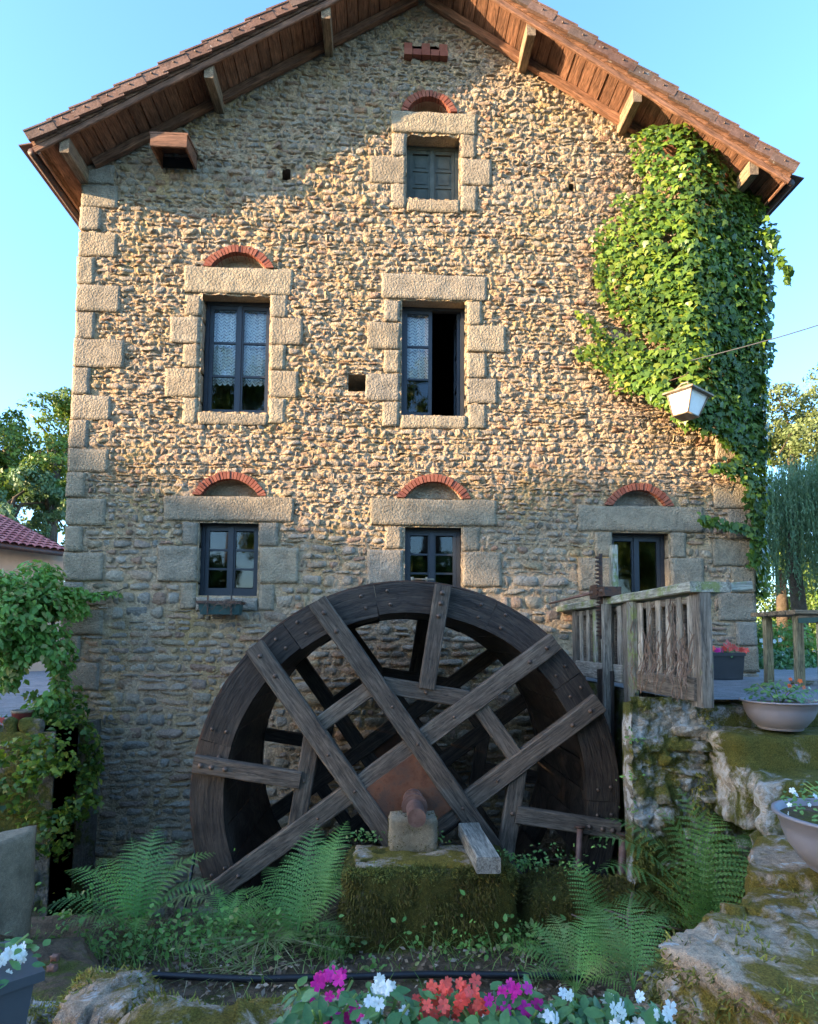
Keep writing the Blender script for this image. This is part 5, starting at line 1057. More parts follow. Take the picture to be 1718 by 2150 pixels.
# ================================================================== FERNS, GRASS, LITTER
def frond_mesh(L=1.0, curl=1.0, npair=30, seed=0, simple=False):
    r_ = np.random.default_rng(seed); V = []; F = []; K = 40; a0 = 1.25; p = np.zeros(3); pts = []; th = []
    for i in range(K+1):
        t = i/K; ang_ = a0-curl*(0.25*t+1.15*t*t); pts.append(p.copy()); th.append(ang_); p = p+np.array([math.cos(ang_), 0, math.sin(ang_)])*L/K
    pts = np.array(pts)
    for i in range(K):                                              # rachis, a thin strip folded in two
        w_ = 0.006*(1-i/K)+0.0012; w2 = 0.006*(1-(i+1)/K)+0.0012; b = len(V)
        V += [pts[i]+[0, -w_, 0], pts[i]+[0, w_, 0], pts[i+1]+[0, w2, 0], pts[i+1]+[0, -w2, 0]]; F.append((b, b+1, b+2, b+3))
    for j in range(npair):
        t = 0.16+0.83*(j+0.5)/npair; f_ = t*K; i = int(f_); q_ = pts[i]+(pts[min(i+1, K)]-pts[i])*(f_-i); a_ = th[i]
        T = np.array([math.cos(a_), 0, math.sin(a_)]); Nn = np.array([-math.sin(a_), 0, math.cos(a_)])
        pl = L*0.235*(math.sin(math.pi*min(1, (t-0.10)/0.9)**0.72)**0.85)+0.01
        for s in (-1, 1):
            d = T*0.42+np.array([0, s*1.0, 0])+Nn*r_.normal(0.02, 0.08); d /= np.linalg.norm(d); dn = np.array([0, 0, -1.0]); m_ = 8 if pl > 0.06*L else 5
            side = np.cross(Nn, d); prev = q_
            for k in range(m_):
                u0, u1 = k/m_, (k+1)/m_; c0 = q_+d*pl*u0+dn*pl*0.18*u0*u0; c1 = q_+d*pl*u1+dn*pl*0.18*u1*u1; cm = (c0+c1)/2
                wd = min(pl*0.10, L*0.0165)*(1-u0)**0.6+0.001; wd1 = wd*0.55; b = len(V)
                V += [c0+side*0.002, c0+(c1-c0)*0.6+side*wd+d*wd*0.45, c1+side*0.001, c0-side*0.002, c0+(c1-c0)*0.6-side*wd+d*wd*0.45, c1-side*0.001]
                V[b+1] = V[b+1]+Nn*0.002; F += [(b, b+2, b+1, b+1), (b+3, b+4, b+5, b+5)]
    return V, [f if f[-1] != f[-2] else f[:3] for f in F]
FR = []
for i, (cu_, sd) in enumerate(((0.75, 1), (1.1, 2), (1.5, 3), (2.0, 4))):
    V, F = frond_mesh(1.0, cu_, 21, sd); FR.append(npmesh('frond', np.array(V), F, M['fern'], True))
def fern(px, py, Z, fronds, label, group='ferns growing by the wheel pit', Y=None):
    b = atz(px, py, Z) if Y is None else at(px, py, Y); t = thing('fern', tuple(b), label, 'fern', group)
    for (az, L, k, lean) in fronds:
        a_ = math.radians(az); mw = Matrix.Translation(Vector(b)) @ Matrix.Rotation(a_, 4, 'Z') @ Matrix.Rotation(math.radians(lean), 4, 'Y') @ Matrix.Scale(L, 4)
        obj('frond', FR[k], t, mw)
    return t
R = random.Random(3)
def rosette(n, L0, L1, up=0, k=(0, 1, 2, 3), skip=None):
    out = []
    for i in range(n): out.append((i*360/n+R.uniform(-18, 18), R.uniform(L0, L1), R.choice(k), R.uniform(-12, 22)+up))
    return out
fern(285, 1965, BED+0.02, [(88, 0.72, 0, -12), (120, 0.66, 0, -8), (146, 0.66, 1, -2), (168, 0.72, 1, 6), (190, 0.74, 2, 16), (58, 0.66, 0, -6), (28, 0.74, 1, 0), (6, 0.72, 2, 8), (-16, 0.66, 1, 16), (-70, 0.45, 2, 10), (-120, 0.45, 2, 8), (212, 0.56, 2, 18)], 'large spreading fern left of the wheel')
fern(625, 1985, BED+0.02, [(105, 0.66, 1, -6), (130, 0.62, 1, 0), (158, 0.62, 2, 2), (50, 0.66, 0, -4), (20, 0.6, 1, 4), (182, 0.52, 2, 10), (-25, 0.45, 2, 14), (-100, 0.40, 2, 10), (78, 0.78, 0, -10)], 'bright fern against the left side of the mossy block')
fern(680, 1905, BED+0.1, [(80, 0.55, 1, -8), (60, 0.62, 0, -10), (100, 0.6, 2, -5), (140, 0.5, 2, 0), (30, 0.45, 2, 0), (-60, 0.35, 2, 5)], 'small light fern touching the corner of the mossy block')
fern(1478, 1990, None, [(120, 0.98, 0, -30), (138, 0.90, 0, -20), (50, 0.9, 1, -20), (158, 1.0, 1, -10), (176, 1.02, 1, -2), (190, 0.95, 1, 6), (30, 0.86, 1, -8), (8, 0.9, 1, 0), (-18, 0.6, 2, 4), (205, 0.7, 2, 14), (250, 0.62, 2, 8), (300, 0.6, 2, 8), (160, 0.7, 2, 16)], 'tallest fern in front of the mossy retaining wall', Y=-3.12)
fern(1262, 2010, BED+0.05, [(110, 0.62, 0, -10), (95, 0.45, 1, 0), (60, 0.4, 1, 4), (170, 0.35, 2, 8)], 'slender upright fern right of the mossy block')
fern(1210, 2085, BED+0.25, [(130, 0.42, 1, 4), (165, 0.42, 2, 8), (100, 0.42, 1, 0), (200, 0.4, 2, 14), (60, 0.45, 1, 4), (30, 0.42, 2, 10), (0, 0.42, 2, 12), (250, 0.3, 2, 14), (-45, 0.34, 2, 14)], 'low fern behind the white flowers, left one of the pair')
fern(1330, 2080, BED+0.3, [(110, 0.46, 1, 0), (70, 0.50, 1, 0), (40, 0.46, 1, 4), (150, 0.42, 2, 6), (10, 0.4, 2, 10), (190, 0.4, 2, 14), (90, 0.4, 2, 8), (-50, 0.32, 2, 14)], 'low fern behind the white flowers next to the big slab')
fern(470, 1960, BED+0.04, [(70, 0.35, 1, 4), (20, 0.4, 2, 8), (120, 0.35, 1, 2), (170, 0.3, 2, 12), (-30, 0.3, 2, 14)], 'little fern below the wheel rim between the two left ferns')
fern(1175, 1945, BED+0.02, [(95, 0.42, 1, 4), (60, 0.3, 2, 8), (130, 0.32, 2, 8)], 'small dim fern in the shade right of the mossy block')
fern(1600, 1820, -0.95, [(60, 0.42, 2, 10), (20, 0.45, 2, 16), (95, 0.3, 2, 8)], 'small fern tucked beside the flagstone at the right')
def blades(name, P, L, wdt, mat, parent, bend=0.5, up=1.0, horiz=0.4):
    """curved grass blades, three segments each"""
    n = len(P); a_ = rng.uniform(0, 2*np.pi, n); d = np.stack([np.cos(a_), np.sin(a_), 0*a_], 1); s = np.stack([-np.sin(a_), np.cos(a_), 0*a_], 1)
    L = L*rng.uniform(0.5, 1.3, n); lv = []
    for t in (0, 0.35, 0.7, 1.0):
        c = P+d*(L*(horiz*t+bend*t*t))[:, None]+np.array([0, 0, 1.0])*(L*up*(t-0.5*bend*t*t))[:, None]; w_ = wdt*(1-0.9*t)
        lv += [c-s*w_, c+s*w_]
    V = np.stack(lv, 1).reshape(-1, 3); q_ = np.array([(0, 1, 3, 2), (2, 3, 5, 4), (4, 5, 7, 6)]); F = (q_[None]+(np.arange(n)*8)[:, None, None]).reshape(-1, 4)
    return tag(obj(name, npmesh(name, V, F, mat, rnd=np.repeat(rng.random(n), 3)), parent), kind='stuff')
def bedz(P): P[:, 2] = BED+0.02+0.04*fbm(np.column_stack([P[:, :2], np.zeros(len(P))]), 3.0, 4, 3); return P
def gpatch(px, py, n, rad):
    c = atz(px, py, BED); return np.column_stack([c[0]+rng.normal(0, rad, n), c[1]+rng.normal(0, rad*0.6, n), np.full(n, BED)])
P = bedz(np.concatenate([gpatch(500, 1985, 260, 0.45), gpatch(1000, 2015, 120, 0.5), gpatch(200, 2010, 120, 0.25), gpatch(1250, 1990, 200, 0.3), gpatch(1070, 1985, 150, 0.12), gpatch(1130, 1960, 60, 0.1), gpatch(690, 2015, 90, 0.06), gpatch(550, 1975, 200, 0.22), gpatch(400, 1990, 160, 0.3), gpatch(1290, 2010, 100, 0.3), gpatch(900, 2010, 40, 0.4)]))
gr = blades('grass', P, 0.17, 0.0035, M['grass'], None, 0.7, 1.0, 0.25); gr['label'] = 'thin green grass growing on the soil below the wheel'; gr['category'] = 'grass'
P = bedz(gpatch(575, 1985, 170, 0.07)); P[:, 2] += 0.05
st_ = blades('cut_straw', P, 0.42, 0.005, M['straw'], None, 0.25, 0.25, 0.9); st_['label'] = 'flattened heap of long pale straw and cut grass left of the block'; st_['category'] = 'straw'
P = bedz(gpatch(500, 2030, 60, 0.16)); blades('cut_straw', P, 0.35, 0.005, M['straw'], None, 0.2, 0.12, 0.95); bpy.data.objects['cut_straw.001']['label'] = 'loose pale straw scattered along the black pipe'; bpy.data.objects['cut_straw.001']['category'] = 'straw'
n = 9000; P = np.column_stack([rng.uniform(-4, 2.3, n), rng.uniform(-5.0, -2.45, n), np.full(n, BED)]); P = bedz(P); P[:, 2] += rng.random(n)*0.02
nr = rng.normal(0, 0.45, (n, 3))+[0, 0, 1]; X, Yv, Z = frames(nr, rng.uniform(0, 6.28, n)); V, F, r = scatter(RHV, RHF, P, X, Yv, Z, rng.uniform(0.015, 0.05, n))
tag(obj('leaf_litter', npmesh('leaf_litter', V, F, M['litter'], rnd=r)), 'brown dead leaves and debris on the soil below the wheel', 'leaf litter', kind='stuff')
# small broad leaved weeds
def weeds(name, specs, label, lf=RHV, lff=RHF, mat='grass', size=0.03):
    PP_ = []
    for (px, py, Y, n_, rad) in specs:
        c = at(px, py, Y) if Y is not None else atz(px, py, BED+0.03); PP_.append(np.column_stack([c[0]+rng.normal(0, rad, n_), c[1]+rng.normal(0, rad*0.6, n_), c[2]+abs(rng.normal(0, rad*0.6, n_))]))
    P = np.concatenate(PP_); n_ = len(P); X, Yv, Z = frames(rng.normal(0, 0.5, (n_, 3))+[0, -0.5, 0.9], rng.uniform(0, 6.28, n_)); V, F, r = scatter(lf, lff, P, X, Yv, Z, size*rng.uniform(0.5, 1.4, n_))
    return tag(obj(name, npmesh(name, V, F, M[mat], rnd=r)), label, 'weeds', kind='stuff')
weeds('weeds', [(140, 1960, None, 60, 0.2), (200, 1935, None, 50, 0.2), (350, 1990, None, 120, 0.2), (480, 2000, None, 140, 0.2), (250, 2000, None, 120, 0.15), (700, 1990, None, 120, 0.1), (950, 2010, None, 60, 0.2), (1120, 2000, None, 120, 0.15), (800, 1975, None, 12, 0.03), (870, 1985, None, 14, 0.04), (1000, 1990, None, 40, 0.05), (1035, 1950, None, 16, 0.03), (1145, 1965, None, 50, 0.05), (520, 1945, None, 160, 0.12), (600, 1960, None, 120, 0.12), (440, 1975, None, 110, 0.15), (790, 2035, None, 20, 0.03), (1180, 2010, None, 80, 0.15), (1300, 1960, None, 80, 0.15), (1400, 1960, None, 120, 0.2)], 'small broad leaved weeds scattered on the soil in front of the wheel', OVV, OVF, 'creeper', 0.035)
weeds('weeds', [(1110, 1822, -2.6, 120, 0.06), (1070, 1805, -2.55, 70, 0.05), (1210, 1835, -2.65, 40, 0.08), (1150, 1805, -2.5, 30, 0.1), (1330, 1640, -2.78, 18, 0.05), (1332, 1560, -2.78, 26, 0.06), (1340, 1710, -2.8, 16, 0.06), (760, 1760, -2.4, 40, 0.05), (780, 1765, -2.45, 30, 0.05), (925, 1765, -2.45, 20, 0.05), (1255, 1780, -2.6, 10, 0.03)], 'tiny green weeds sprouting on the mossy ledge and block', OVV, OVF, 'fern', 0.024)
pipe_pts = [tuple(atz(x, y, BED+0.06)) for x, y in ((100, 2022), (170, 2032), (330, 2048), (520, 2056), (700, 2052), (900, 2046), (1100, 2048), (1250, 2052))]
tag(tube('irrigation_pipe', pipe_pts, 0.019, M['rubber'], n=10), 'black plastic pipe lying across the soil behind the flowers', 'pipe')
for (px, py, s, lab) in ((75, 2013, 0.045, 'reddish clay lump nearest the left planter, largest of three'), (116, 2008, 0.036, 'reddish clay lump, topmost of the three by the left ferns'), (110, 2030, 0.042, 'reddish clay lump, lowest of the three by the left ferns')):
    c = atz(px, py, -0.95 if False else BED+0.1); c = at(px, py, -3.6); V, F = gridbox([(c[0]-s, c[1]-s*0.8), (c[0]+s, c[1]-s*0.8), (c[0]+s, c[1]+s*0.8), (c[0]-s, c[1]+s*0.8)], c[2]-s, c[2]+s*0.6, (5, 5, 4), 0.006, 12, 3, s*0.7)
    tag(obj('clay_lump', npmesh('clay_lump', V, F, M['shaft'], True)), lab, 'clay lump', 'reddish lumps on the soil bank')
# the little soil bank under them
rock('soil_bank', [(at(-60, 2000, -3.9)[0], -3.95), (at(330, 2000, -3.9)[0], -3.95), (at(200, 1960, -3.1)[0], -3.1), (at(-60, 1960, -3.1)[0], -3.1)], BED-0.2, at(100, 2030, -3.6)[2]-0.02, M['soil'], 'low bank of dark soil beside the stone pillar at the left', 'soil bank', (16, 12, 5), 0.04, 3, 0.1)
# dead twigs under the tall fern
br_ = thing('dead_branch', tuple(atz(1320, 1930, BED)), 'dry broken branches lying under the tall fern', 'branch')
for (p, r0) in (([(1330, 1875), (1322, 1905), (1318, 1935), (1326, 1960)], 0.014), ([(1240, 1940), (1300, 1925), (1370, 1945)], 0.007), ([(1270, 1910), (1330, 1930), (1400, 1925)], 0.006), ([(1290, 1960), (1330, 1940), (1360, 1905)], 0.006), ([(1200, 1920), (1260, 1945), (1310, 1950)], 0.005), ([(1350, 1960), (1400, 1945), (1440, 1955)], 0.007)):
    tube('twig', [tuple(at(x, y, -2.95-0.03*i)) for i, (x, y) in enumerate(p)], [r0*(1-0.15*i) for i in range(len(p))], M['twig'], br_, n=6)

# ================================================================== CREEPER ON THE LEFT
def foliage(name, blobs, n, size, mat, parent, shape=(RHV, RHF), surf=0.55, gap=-0.15, gapf=1.5, jitter=0.6, down=0.0, seed=0):
    r_ = np.random.default_rng(seed); w_ = np.array([(b[3]*b[4]*b[5])**(2/3) for b in blobs]); w_ = w_/w_.sum(); k = r_.choice(len(blobs), n, p=w_); B = np.array(blobs)[k]
    d = r_.normal(0, 1, (n, 3)); d /= np.linalg.norm(d, axis=1, keepdims=True); rad = surf+(1-surf)*r_.random(n)**0.7
    P = B[:, :3]+d*rad[:, None]*B[:, 3:6]; P += 0.25*B[:, 3:6]*np.stack([fbm(P, gapf*0.7, 2, 3), fbm(P, gapf*0.7, 2, 4), fbm(P, gapf*0.7, 2, 6)], 1)
    ok = fbm(P, gapf, 3, seed+8) > gap; P, d = P[ok], d[ok]; m_ = len(P)
    nor = d+r_.normal(0, jitter, (m_, 3))+[0, 0, 0.3]; X, Y_, Z = frames(nor, r_.normal(0, 0.8, m_)); V, F, r = scatter(shape[0], shape[1], P, X, Y_, Z, size*r_.uniform(0.6, 1.4, m_))
    return tag(obj(name, npmesh(name, V, F, mat, rnd=r), parent), kind='stuff')
def blob(px, py, Y, rx, ry, rz): c = at(px, py, Y); return (c[0], c[1], c[2], rx, ry, rz)
cr_ = thing('wisteria_bush', tuple(at(60, 1540, -0.7)), 'leafy green climbing shrub beside the left corner of the mill', 'climbing shrub')
foliage('foliage', [blob(10, 1235, -0.6, 0.35, 0.3, 0.18), (*at(85, 1215, -0.4), 0.22, 0.2, 0.22), blob(60, 1290, -0.6, 0.42, 0.35, 0.30), blob(95, 1370, -0.55, 0.26, 0.3, 0.35), blob(55, 1400, -0.6, 0.30, 0.3, 0.35), blob(0, 1320, -0.8, 0.3, 0.3, 0.35), blob(100, 1460, -0.5, 0.20, 0.25, 0.35), blob(40, 1440, -0.6, 0.2, 0.25, 0.2), blob(115, 1290, -0.45, 0.2, 0.2, 0.35)], 12500, 0.062, M['creeper'], cr_, (OVV, OVF), 0.25, -0.22, 3.0, seed=4)
foliage('branch_foliage', [blob(150, 1250, -0.25, 0.16, 0.12, 0.09), blob(185, 1252, -0.15, 0.16, 0.08, 0.05), blob(225, 1245, -0.1, 0.14, 0.05, 0.03), blob(170, 1280, -0.15, 0.10, 0.08, 0.12)], 700, 0.05, M['creeper'], cr_, (OVV, OVF), 0.2, -0.3, 3.0, seed=5)
tube('stem', [tuple(at(120, 1540, -0.4)), tuple(at(118, 1440, -0.4)), tuple(at(112, 1330, -0.4)), tuple(at(110, 1230, -0.35))], [0.03, 0.025, 0.02, 0.015], M['bark'], cr_)
tube('stem', [tuple(at(110, 1260, -0.3)), tuple(at(170, 1250, -0.12)), tuple(at(230, 1248, -0.07)), tuple(at(268, 1232, -0.05))], [0.012, 0.01, 0.006, 0.003], M['bark'], cr_)
hg = thing('hanging_ivy', tuple(at(80, 1560, -1.1)), 'dark trailing ivy hanging down the retaining wall at the left', 'trailing plant')
foliage('foliage', [blob(60, 1590, -1.15, 0.5, 0.15, 0.22), blob(140, 1560, -0.6, 0.30, 0.3, 0.35), blob(120, 1640, -1.1, 0.4, 0.15, 0.2), blob(20, 1650, -1.2, 0.5, 0.12, 0.3), blob(150, 1500, -0.35, 0.14, 0.2, 0.4), blob(90, 1760, -1.1, 0.3, 0.1, 0.3), blob(175, 1600, -0.55, 0.2, 0.15, 0.3), blob(170, 1690, -0.8, 0.2, 0.15, 0.3)], 4300, 0.05, M['ivy'], hg, (IVYV, IVYF), 0.4, -0.05, 3.0, seed=6)

# ================================================================== BACKGROUND: HOUSE, TREES, WILLOW, TABLE
def tri_roof():
    hs = thing('neighbour_house', (-13, 12, LZ), 'low cream house with a pink clay tile roof behind the mill on the left', 'house')
    e0, e1 = at(-160, 1118, 7.0), at(158, 1172, 10.0); r1, r0 = at(72, 1092, 12.0), at(-160, 1050, 9.0)
    e1[2] = e0[2] = (e0[2]+e1[2])/2; ez = e0[2]
    d = (e1-e0); L = np.linalg.norm(d); d /= L; up = (r1-e1); up = np.array([r1[0]-e1[0], r1[1]-e1[1], r1[2]-ez]); 
    # roof plane: eave from e0 to e1, ridge parallel above
    h_ = r1[2]-ez; nrm2 = np.array([-d[1], d[0], 0.0]); nrm2 = nrm2 if nrm2[1] > 0 else -nrm2; run = h_/0.38; ridge = lambda p: p+nrm2*run+np.array([0, 0, h_])
    slope = ridge(e0)-e0; sl_len = np.linalg.norm(slope); su = slope/sl_len; nn = np.cross(d, su); nn = nn if nn[2] > 0 else -nn
    s_end = L-0.3
    mb = MB(); mb.hexa([e0, e0+d*L, ridge(e0+d*(s_end)), ridge(e0)]+[p+nn*0.05 for p in (e0, e0+d*L, ridge(e0+d*s_end), ridge(e0))]); rf = mb.build('roof', M['tile'], hs)
    V, F, rr_ = [], [], []
    ncol, nrow = int(L/0.2), int(sl_len/0.3); K = 4
    for j in range(nrow):
        for i in range(ncol):
            base = e0+d*(i*0.2)+su*(j*0.3); b = len(V)
            for s_ in (0, 0.34):
                for k in range(K+1):
                    a_ = math.pi*k/K; V.append(base+su*s_+d*(0.095-0.095*math.cos(a_))+nn*(0.055+0.06*math.sin(a_)+(0.0 if s_ else 0.03)))
            for k in range(K): F.append((b+k, b+k+1, b+K+2+k, b+K+1+k)); rr_.append(random.random())
    tag(obj('roof_tiles', npmesh('roof_tiles', np.array(V), np.array(F), M['pinktile'], rnd=np.repeat([random.random() for _ in range(len(F)//K)], K)), rf), kind='stuff')
    w0 = e0+nrm2*0.45; w1 = e0+d*L+nrm2*0.45; back = nrm2*(run*2-0.9)
    MB().hexa([(*w0[:2], LZ), (*w1[:2], LZ), (*(w1+back)[:2], LZ), (*(w0+back)[:2], LZ), (*w0[:2], ez+0.12), (*w1[:2], ez+0.12), (*(w1+back)[:2], ez+0.12), (*(w0+back)[:2], ez+0.12)]).build('wall', M['render'], hs)
    tube('gutter', [tuple(e0-su*0.05), tuple(e0+d*L-su*0.05)], 0.06, M['iron'], hs)
tri_roof()
def tree(pos_, blobs, n, size, mat, label, trunk=None, group=None, gap=-0.05, gapf=0.5, name='tree', surf=0.6, seed=1):
    t = thing(name, pos_, label, 'tree', group); foliage('crown', blobs, n, size, mat, t, (RHV, RHF), surf, gap, gapf, seed=seed)
    if trunk: 
        tube('trunk', trunk[0], trunk[1], M['bark'], t, n=10); top = Vector(trunk[0][-1])
        for b in blobs[:6]: tube('branch', [trunk[0][-2], tuple(Vector(trunk[0][-1]).lerp(Vector(b[:3]), 0.4)), tuple(b[:3])], [trunk[1][-1]*0.8, trunk[1][-1]*0.5, 0.03], M['bark'], t, n=6)
    return t
def blobs_around(c, R_, H_, n, seed, rr=0.38):
    r_ = random.Random(seed); out = []
    for i in range(n):
        a_ = r_.uniform(0, 6.28); d = R_*math.sqrt(r_.random())*0.75; z = c[2]+r_.uniform(-0.5, 0.5)*H_; s = R_*rr*r_.uniform(0.7, 1.3); out.append((c[0]+d*math.cos(a_), c[1]+d*math.sin(a_), z, s, s, s*0.75))
    return out
# left background wood
for i, (px, py, Y, R_, H_, lab, mt) in enumerate(((20, 960, 24, 3.2, 4.2, 'rounded leafy tree above the pink roof, at the left edge', 'tree'), (115, 930, 27, 3.0, 4.0, 'leafy tree close to the mill corner above the pink roof', 'tree'), (-120, 900, 22, 4.0, 6.0, 'broad leafy tree cut off by the left edge', 'tree'), (100, 1060, 22, 2.6, 2.6, 'darker lower tree between the pink roof and the mill', 'tree'), (10, 1060, 20, 2.4, 2.2, 'low bluish green tree just above the pink roof', 'willow'))):
    c = at(px, py, Y); bl = blobs_around(c, R_, H_, 16, i+10); tree((c[0], Y, LZ), bl, 20000, 0.19, M[mt], lab, ([(c[0], Y, LZ), (c[0]+0.1, Y, c[2]-H_*0.5), (c[0], Y, c[2])], [0.35, 0.28, 0.15]), 'trees behind the yard', seed=i+20, gapf=0.7, gap=0.0)
# trees far left whose tops cut off the low sun, and trees behind the viewer mirrored in the panes
SUNX = -38.0
for i in range(9):
    x = SUNX+random.uniform(-2.5, 2.5); y = -28+i*4.6; 
    top = (11, 11, 11.0, 10.35, 10.15, 10.0, 9.4, 9.2, 9.6)[i]; bl = blobs_around((x, y, top-3.4), 3.4, 5.2, 16, 40+i, 0.42); bl += [(x, y, top-6.8, 3.4, 3.4, 2.8), (x, y, top-8.8, 3.2, 3.2, 2.0)]
    tree((x, y, LZ), bl, 13000, 0.46, M['tree'], ('southernmost, tallest tree of the row west of the mill', 'second tree from the southern end of the western row', 'third tree from the southern end of the western row', 'fourth tree from the southern end of the western row', 'middle tree of the row west of the mill', 'tree just north of the middle of the western row', 'third tree from the northern end of the western row', 'second tree from the northern end of the western row', 'northernmost tree of the row west of the mill')[i], ([(x, y, LZ), (x, y, 4), (x, y, top-3)], [0.4, 0.3, 0.15]), 'row of trees west of the mill', gap=-0.30, gapf=0.35, seed=60+i)
for i, (x, y) in enumerate(((-9, -19), (-3.5, -22), (2, -20), (7.5, -22), (13, -19), (-15, -23), (18, -22))):
    bl = blobs_around((x, y, 1.8+2.4*(i % 3 == 1)), 2.8, 3.0, 18, 80+i, 0.42); tree((x, y, -0.6), bl, 7000, 0.34, M['tree'], ('low tree behind the viewer, left of the path', 'tall tree behind the viewer nearest the path', 'low tree straight behind the viewer', 'low tree behind the viewer, right of the path', 'tall tree behind the viewer on the right', 'far left tree behind the viewer', 'far right tree behind the viewer')[i], ([(x, y, -0.6), (x, y, 3), (x, y, 6)], [0.35, 0.25, 0.12]), 'trees behind the viewer', gap=-0.6, gapf=0.5, seed=90+i)
for i, (x, y, z_) in enumerate(((-7.5, -23, 11.5), (2.6, -24, 12.0))):
    bl = blobs_around((x, y, z_), 2.6, 4.5, 16, 180+i, 0.42); tree((x, y, -0.6), bl, 9000, 0.24, M['tree'], ('very tall tree behind the viewer, mirrored in the upper left window', 'very tall tree behind the viewer, mirrored in the open upper window')[i], ([(x, y, -0.6), (x+0.2, y, 5), (x, y, z_)], [0.35, 0.25, 0.1]), 'trees behind the viewer', gap=-0.15, gapf=0.9, seed=190+i)
# right background
for i, (px, py, Y, R_, H_, n_, lab, mt) in enumerate(((1665, 905, 22, 2.2, 2.6, 17000, 'pale sunlit tree rising above the willow at the right', 'pale'), (1760, 900, 20, 2.5, 3.5, 12000, 'pale tree cut by the right edge above the willow', 'pale'), (1640, 1130, 20, 2.6, 4.0, 16000, 'dark tree behind the willow beside the mill', 'tree'), (1760, 1250, 19, 3.0, 3.6, 14000, 'dark leafy tree behind the table at the right', 'tree'))):
    c = at(px, py, Y); bl = blobs_around(c, R_, H_, 15, i+30, 0.40); tree((c[0], Y, 0), bl, n_, 0.16, M[mt], lab, ([(c[0], Y, 0), (c[0]-0.1, Y, c[2]-1), (c[0], Y, c[2])], [0.3, 0.2, 0.1]), None, seed=i+120, gapf=0.7, gap=-0.1)
# willow with hanging strands
WY = 9.5; wcx = at(1690, 1100, WY)[0]; wil = thing('weeping_willow', (wcx, WY, 0), 'weeping willow with long hanging blue green strands right of the mill', 'willow')
tx = at(1678, 1300, WY)[0]; tube('trunk', [(tx, WY, 0), (tx+0.03, WY, 1.2), (tx-0.1, WY, 2.6), (tx, WY, 4.2)], [0.24, 0.19, 0.17, 0.12], M['bark'], wil, n=12)
r_ = np.random.default_rng(5); ns = 1500; P, Dn = [], []
for i in range(ns):
    a_ = r_.uniform(0, 6.28); R0 = 2.8*math.sqrt(r_.random()); x0 = wcx+0.7+R0*math.cos(a_); y0 = WY+R0*math.sin(a_)*0.8
    zt = 5.3-0.30*(x0-wcx-0.7)**2*0.35-0.05*(y0-WY)**2+r_.normal(0, 0.15); Lg = r_.uniform(1.2, 3.4); m_ = int(Lg/0.055); zb_ = max(zt-Lg, r_.uniform(0.9, 2.0)); sway = r_.normal(0, 0.12, 2)
    t = np.linspace(0, 1, m_); P.append(np.stack([x0+sway[0]*t*t+0.02*np.sin(t*9+i), y0+sway[1]*t*t, zt+(zb_-zt)*t], 1))
P = np.concatenate(P); n = len(P); d = np.tile([0, 0, -1.0], (n, 1))+r_.normal(0, 0.35, (n, 3)); d /= np.linalg.norm(d, axis=1, keepdims=True); X = np.cross(d, r_.normal(0, 1, (n, 3))); X /= np.linalg.norm(X, axis=1, keepdims=True)
V, F, r = scatter(LANV, LANF, P, X, d, np.cross(X, d), r_.uniform(0.08, 0.13, n)); tag(obj('crown', npmesh('crown', V, F, M['willow'], rnd=r), wil), kind='stuff')
# shrubs under the willow
for (px, py, Y, rx_, rz_, n_, lab) in ((1625, 1350, 3.5, 0.75, 0.42, 5000, 'bright green shrub between the mill corner and the table'), (1610, 1395, 2.2, 0.6, 0.25, 3500, 'low dark green shrub at the foot of the mill corner'), (1665, 1390, 3.0, 0.6, 0.3, 3500, 'low shrub with pale blooms in front of the willow trunk')):
    c = at(px, py, Y); t = thing('shrub', (c[0], Y, 0), lab, 'shrub'); foliage('foliage', [(c[0], Y, c[2], rx_, 0.5, rz_), (c[0]+0.4, Y+0.2, c[2]-0.1, rx_*0.6, 0.4, rz_*0.7), (c[0]-0.3, Y, c[2]-0.12, rx_*0.6, 0.4, rz_*0.7)], n_, 0.06, M['impleaf' if 'low' in lab else 'creeper'], t, (OVV, OVF), 0.4, -0.2, 3, seed=int(px))
    if 'pale' in lab:
        for k_ in range(7): obj('flower', FL['pwhite'], t, Matrix.Translation(Vector(at(1602+k_*7+random.uniform(-6, 6), 1350+random.uniform(-12, 24), Y-0.5))) @ Matrix.Rotation(math.pi/2, 4, 'X') @ Matrix.Scale(0.04, 4))
# hedges: added ones that block light first, then those closing the view on both sides
hd = thing('hedge', (-35, -14, -0.5), 'unseen hedge added under the western tree row to stop stray sun', 'hedge'); foliage('foliage', [(-35+0.5*math.sin(i), -30+i*1.7, (1.2, 3.6, 5.4)[j], 1.6, 1.5, 1.7) for i in range(20) for j in range(3)], 30000, 0.36, M['tree'], hd, (RHV, RHF), 0.3, -0.9, 0.6, seed=36)  # added out of view to plug sun gaps between the trunks
hd = thing('hedge', (0, -15, -0.6), 'unseen hedge added behind the viewer to darken the lower pane reflections', 'hedge'); foliage('foliage', [(-12+i*2.0, -15.5+0.3*math.sin(i*2), 0.7, 1.5, 0.8, 1.5) for i in range(13)], 16000, 0.2, M['tree'], hd, (RHV, RHF), 0.5, -0.9, 0.6, seed=35)  # added out of view so low panes mirror foliage instead of sky
hd = thing('hedge', (14, 26, 0), 'tall dark hedge closing the garden behind the willow', 'hedge'); foliage('foliage', [(9+i*2.2, 25+math.sin(i*2), 1.6, 1.8, 1.0, 1.9) for i in range(9)], 26000, 0.2, M['tree'], hd, (RHV, RHF), 0.6, -0.4, 0.6, seed=33)
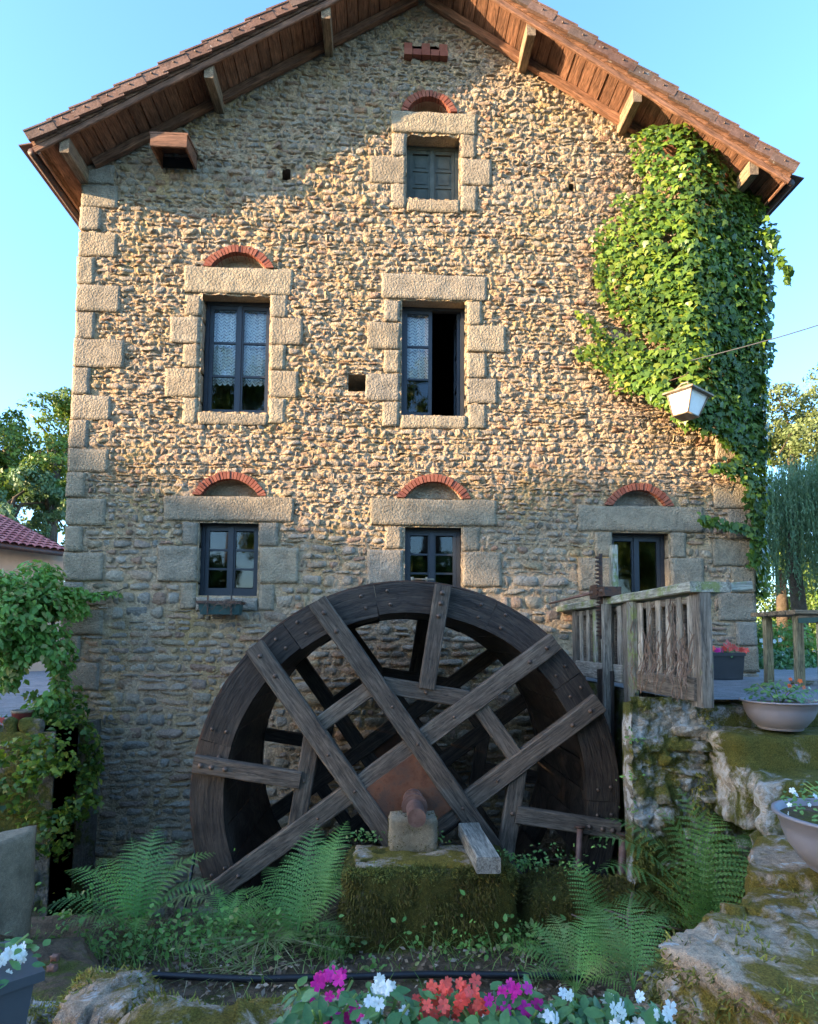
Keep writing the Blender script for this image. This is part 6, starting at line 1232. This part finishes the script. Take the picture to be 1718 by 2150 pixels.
hd = thing('hedge', (-12, 30, 0), 'dark green hedge behind the pink roofed house', 'hedge'); foliage('foliage', [(-24+i*2.2, 29+math.sin(i*2), 1.2, 1.8, 1.0, 2.2) for i in range(11)], 20000, 0.24, M['tree'], hd, (RHV, RHF), 0.6, -0.4, 0.6, seed=34)
# garden table
TY = -1.5; ta = at(1668, 1290, TY); zt_ = at(1690, 1281, TY)[2]; tbx = ta[0]
tb2 = thing('garden_table', (tbx+0.7, TY+0.3, 0), 'wooden garden table with a green underframe at the right edge', 'table')
for i in range(5): beam('table_board', (tbx-0.02, TY+0.02+i*0.135, zt_-0.02), (tbx+1.6, TY+0.02+i*0.135, zt_-0.02), 0.125, 0.04, M['purlin'], tb2, nrm=(0, 0, 1))
beam('edge_rail', (tbx+0.03, TY+0.0, zt_-0.06), (tbx+1.55, TY+0.0, zt_-0.06), 0.035, 0.03, M['purlin'], tb2, nrm=(0, -1, 0))
for (x, y) in ((tbx+0.10, TY+0.10), (tbx+0.10, TY+0.55), (tbx+1.45, TY+0.1), (tbx+1.45, TY+0.55)): beam('leg', (x, y, 0.0), (x, y, zt_-0.045), 0.075, 0.06, M['pine'], tb2, nrm=(0, -1, 0))
gc = thing('green_bench', (tbx+0.7, TY-0.3, 0), 'dark green framed bench with pale wooden legs before the table', 'bench')
bzz = at(1710, 1300, TY-0.25)[2]; bxx = at(1698, 1300, TY-0.25)[0]; MB().box(bxx, bxx+1.0, TY-0.42, TY-0.12, bzz-0.03, bzz+0.012).build('seat', M['teal'], gc)
for dx_ in (0.08, 0.9): beam('leg', (bxx+dx_, TY-0.3, 0.0), (bxx+dx_, TY-0.3, bzz-0.03), 0.08, 0.05, M['pine'], gc, nrm=(0, -1, 0))
for nme, (px0_, px1_, Y) in {'a': (1668, 1712, -1.2)}.items():
    a = at(px0_, 1405, Y); rock('edging_stone', [(a[0], Y-0.1), (a[0]+0.6, Y-0.1), (a[0]+0.6, Y+0.1), (a[0], Y+0.1)], -0.02, 0.035, M['mossy'], 'mossy edging stone below the garden table', 'stone', (8, 4, 3), 0.012, 6, 0.02)
print('objects', len(bpy.data.objects), 'tris', sum(len(p.vertices)-2 for o in bpy.data.objects if o.type == 'MESH' for p in ()), 'polys', sum(len(o.data.polygons) for o in bpy.data.objects if o.type == 'MESH'))
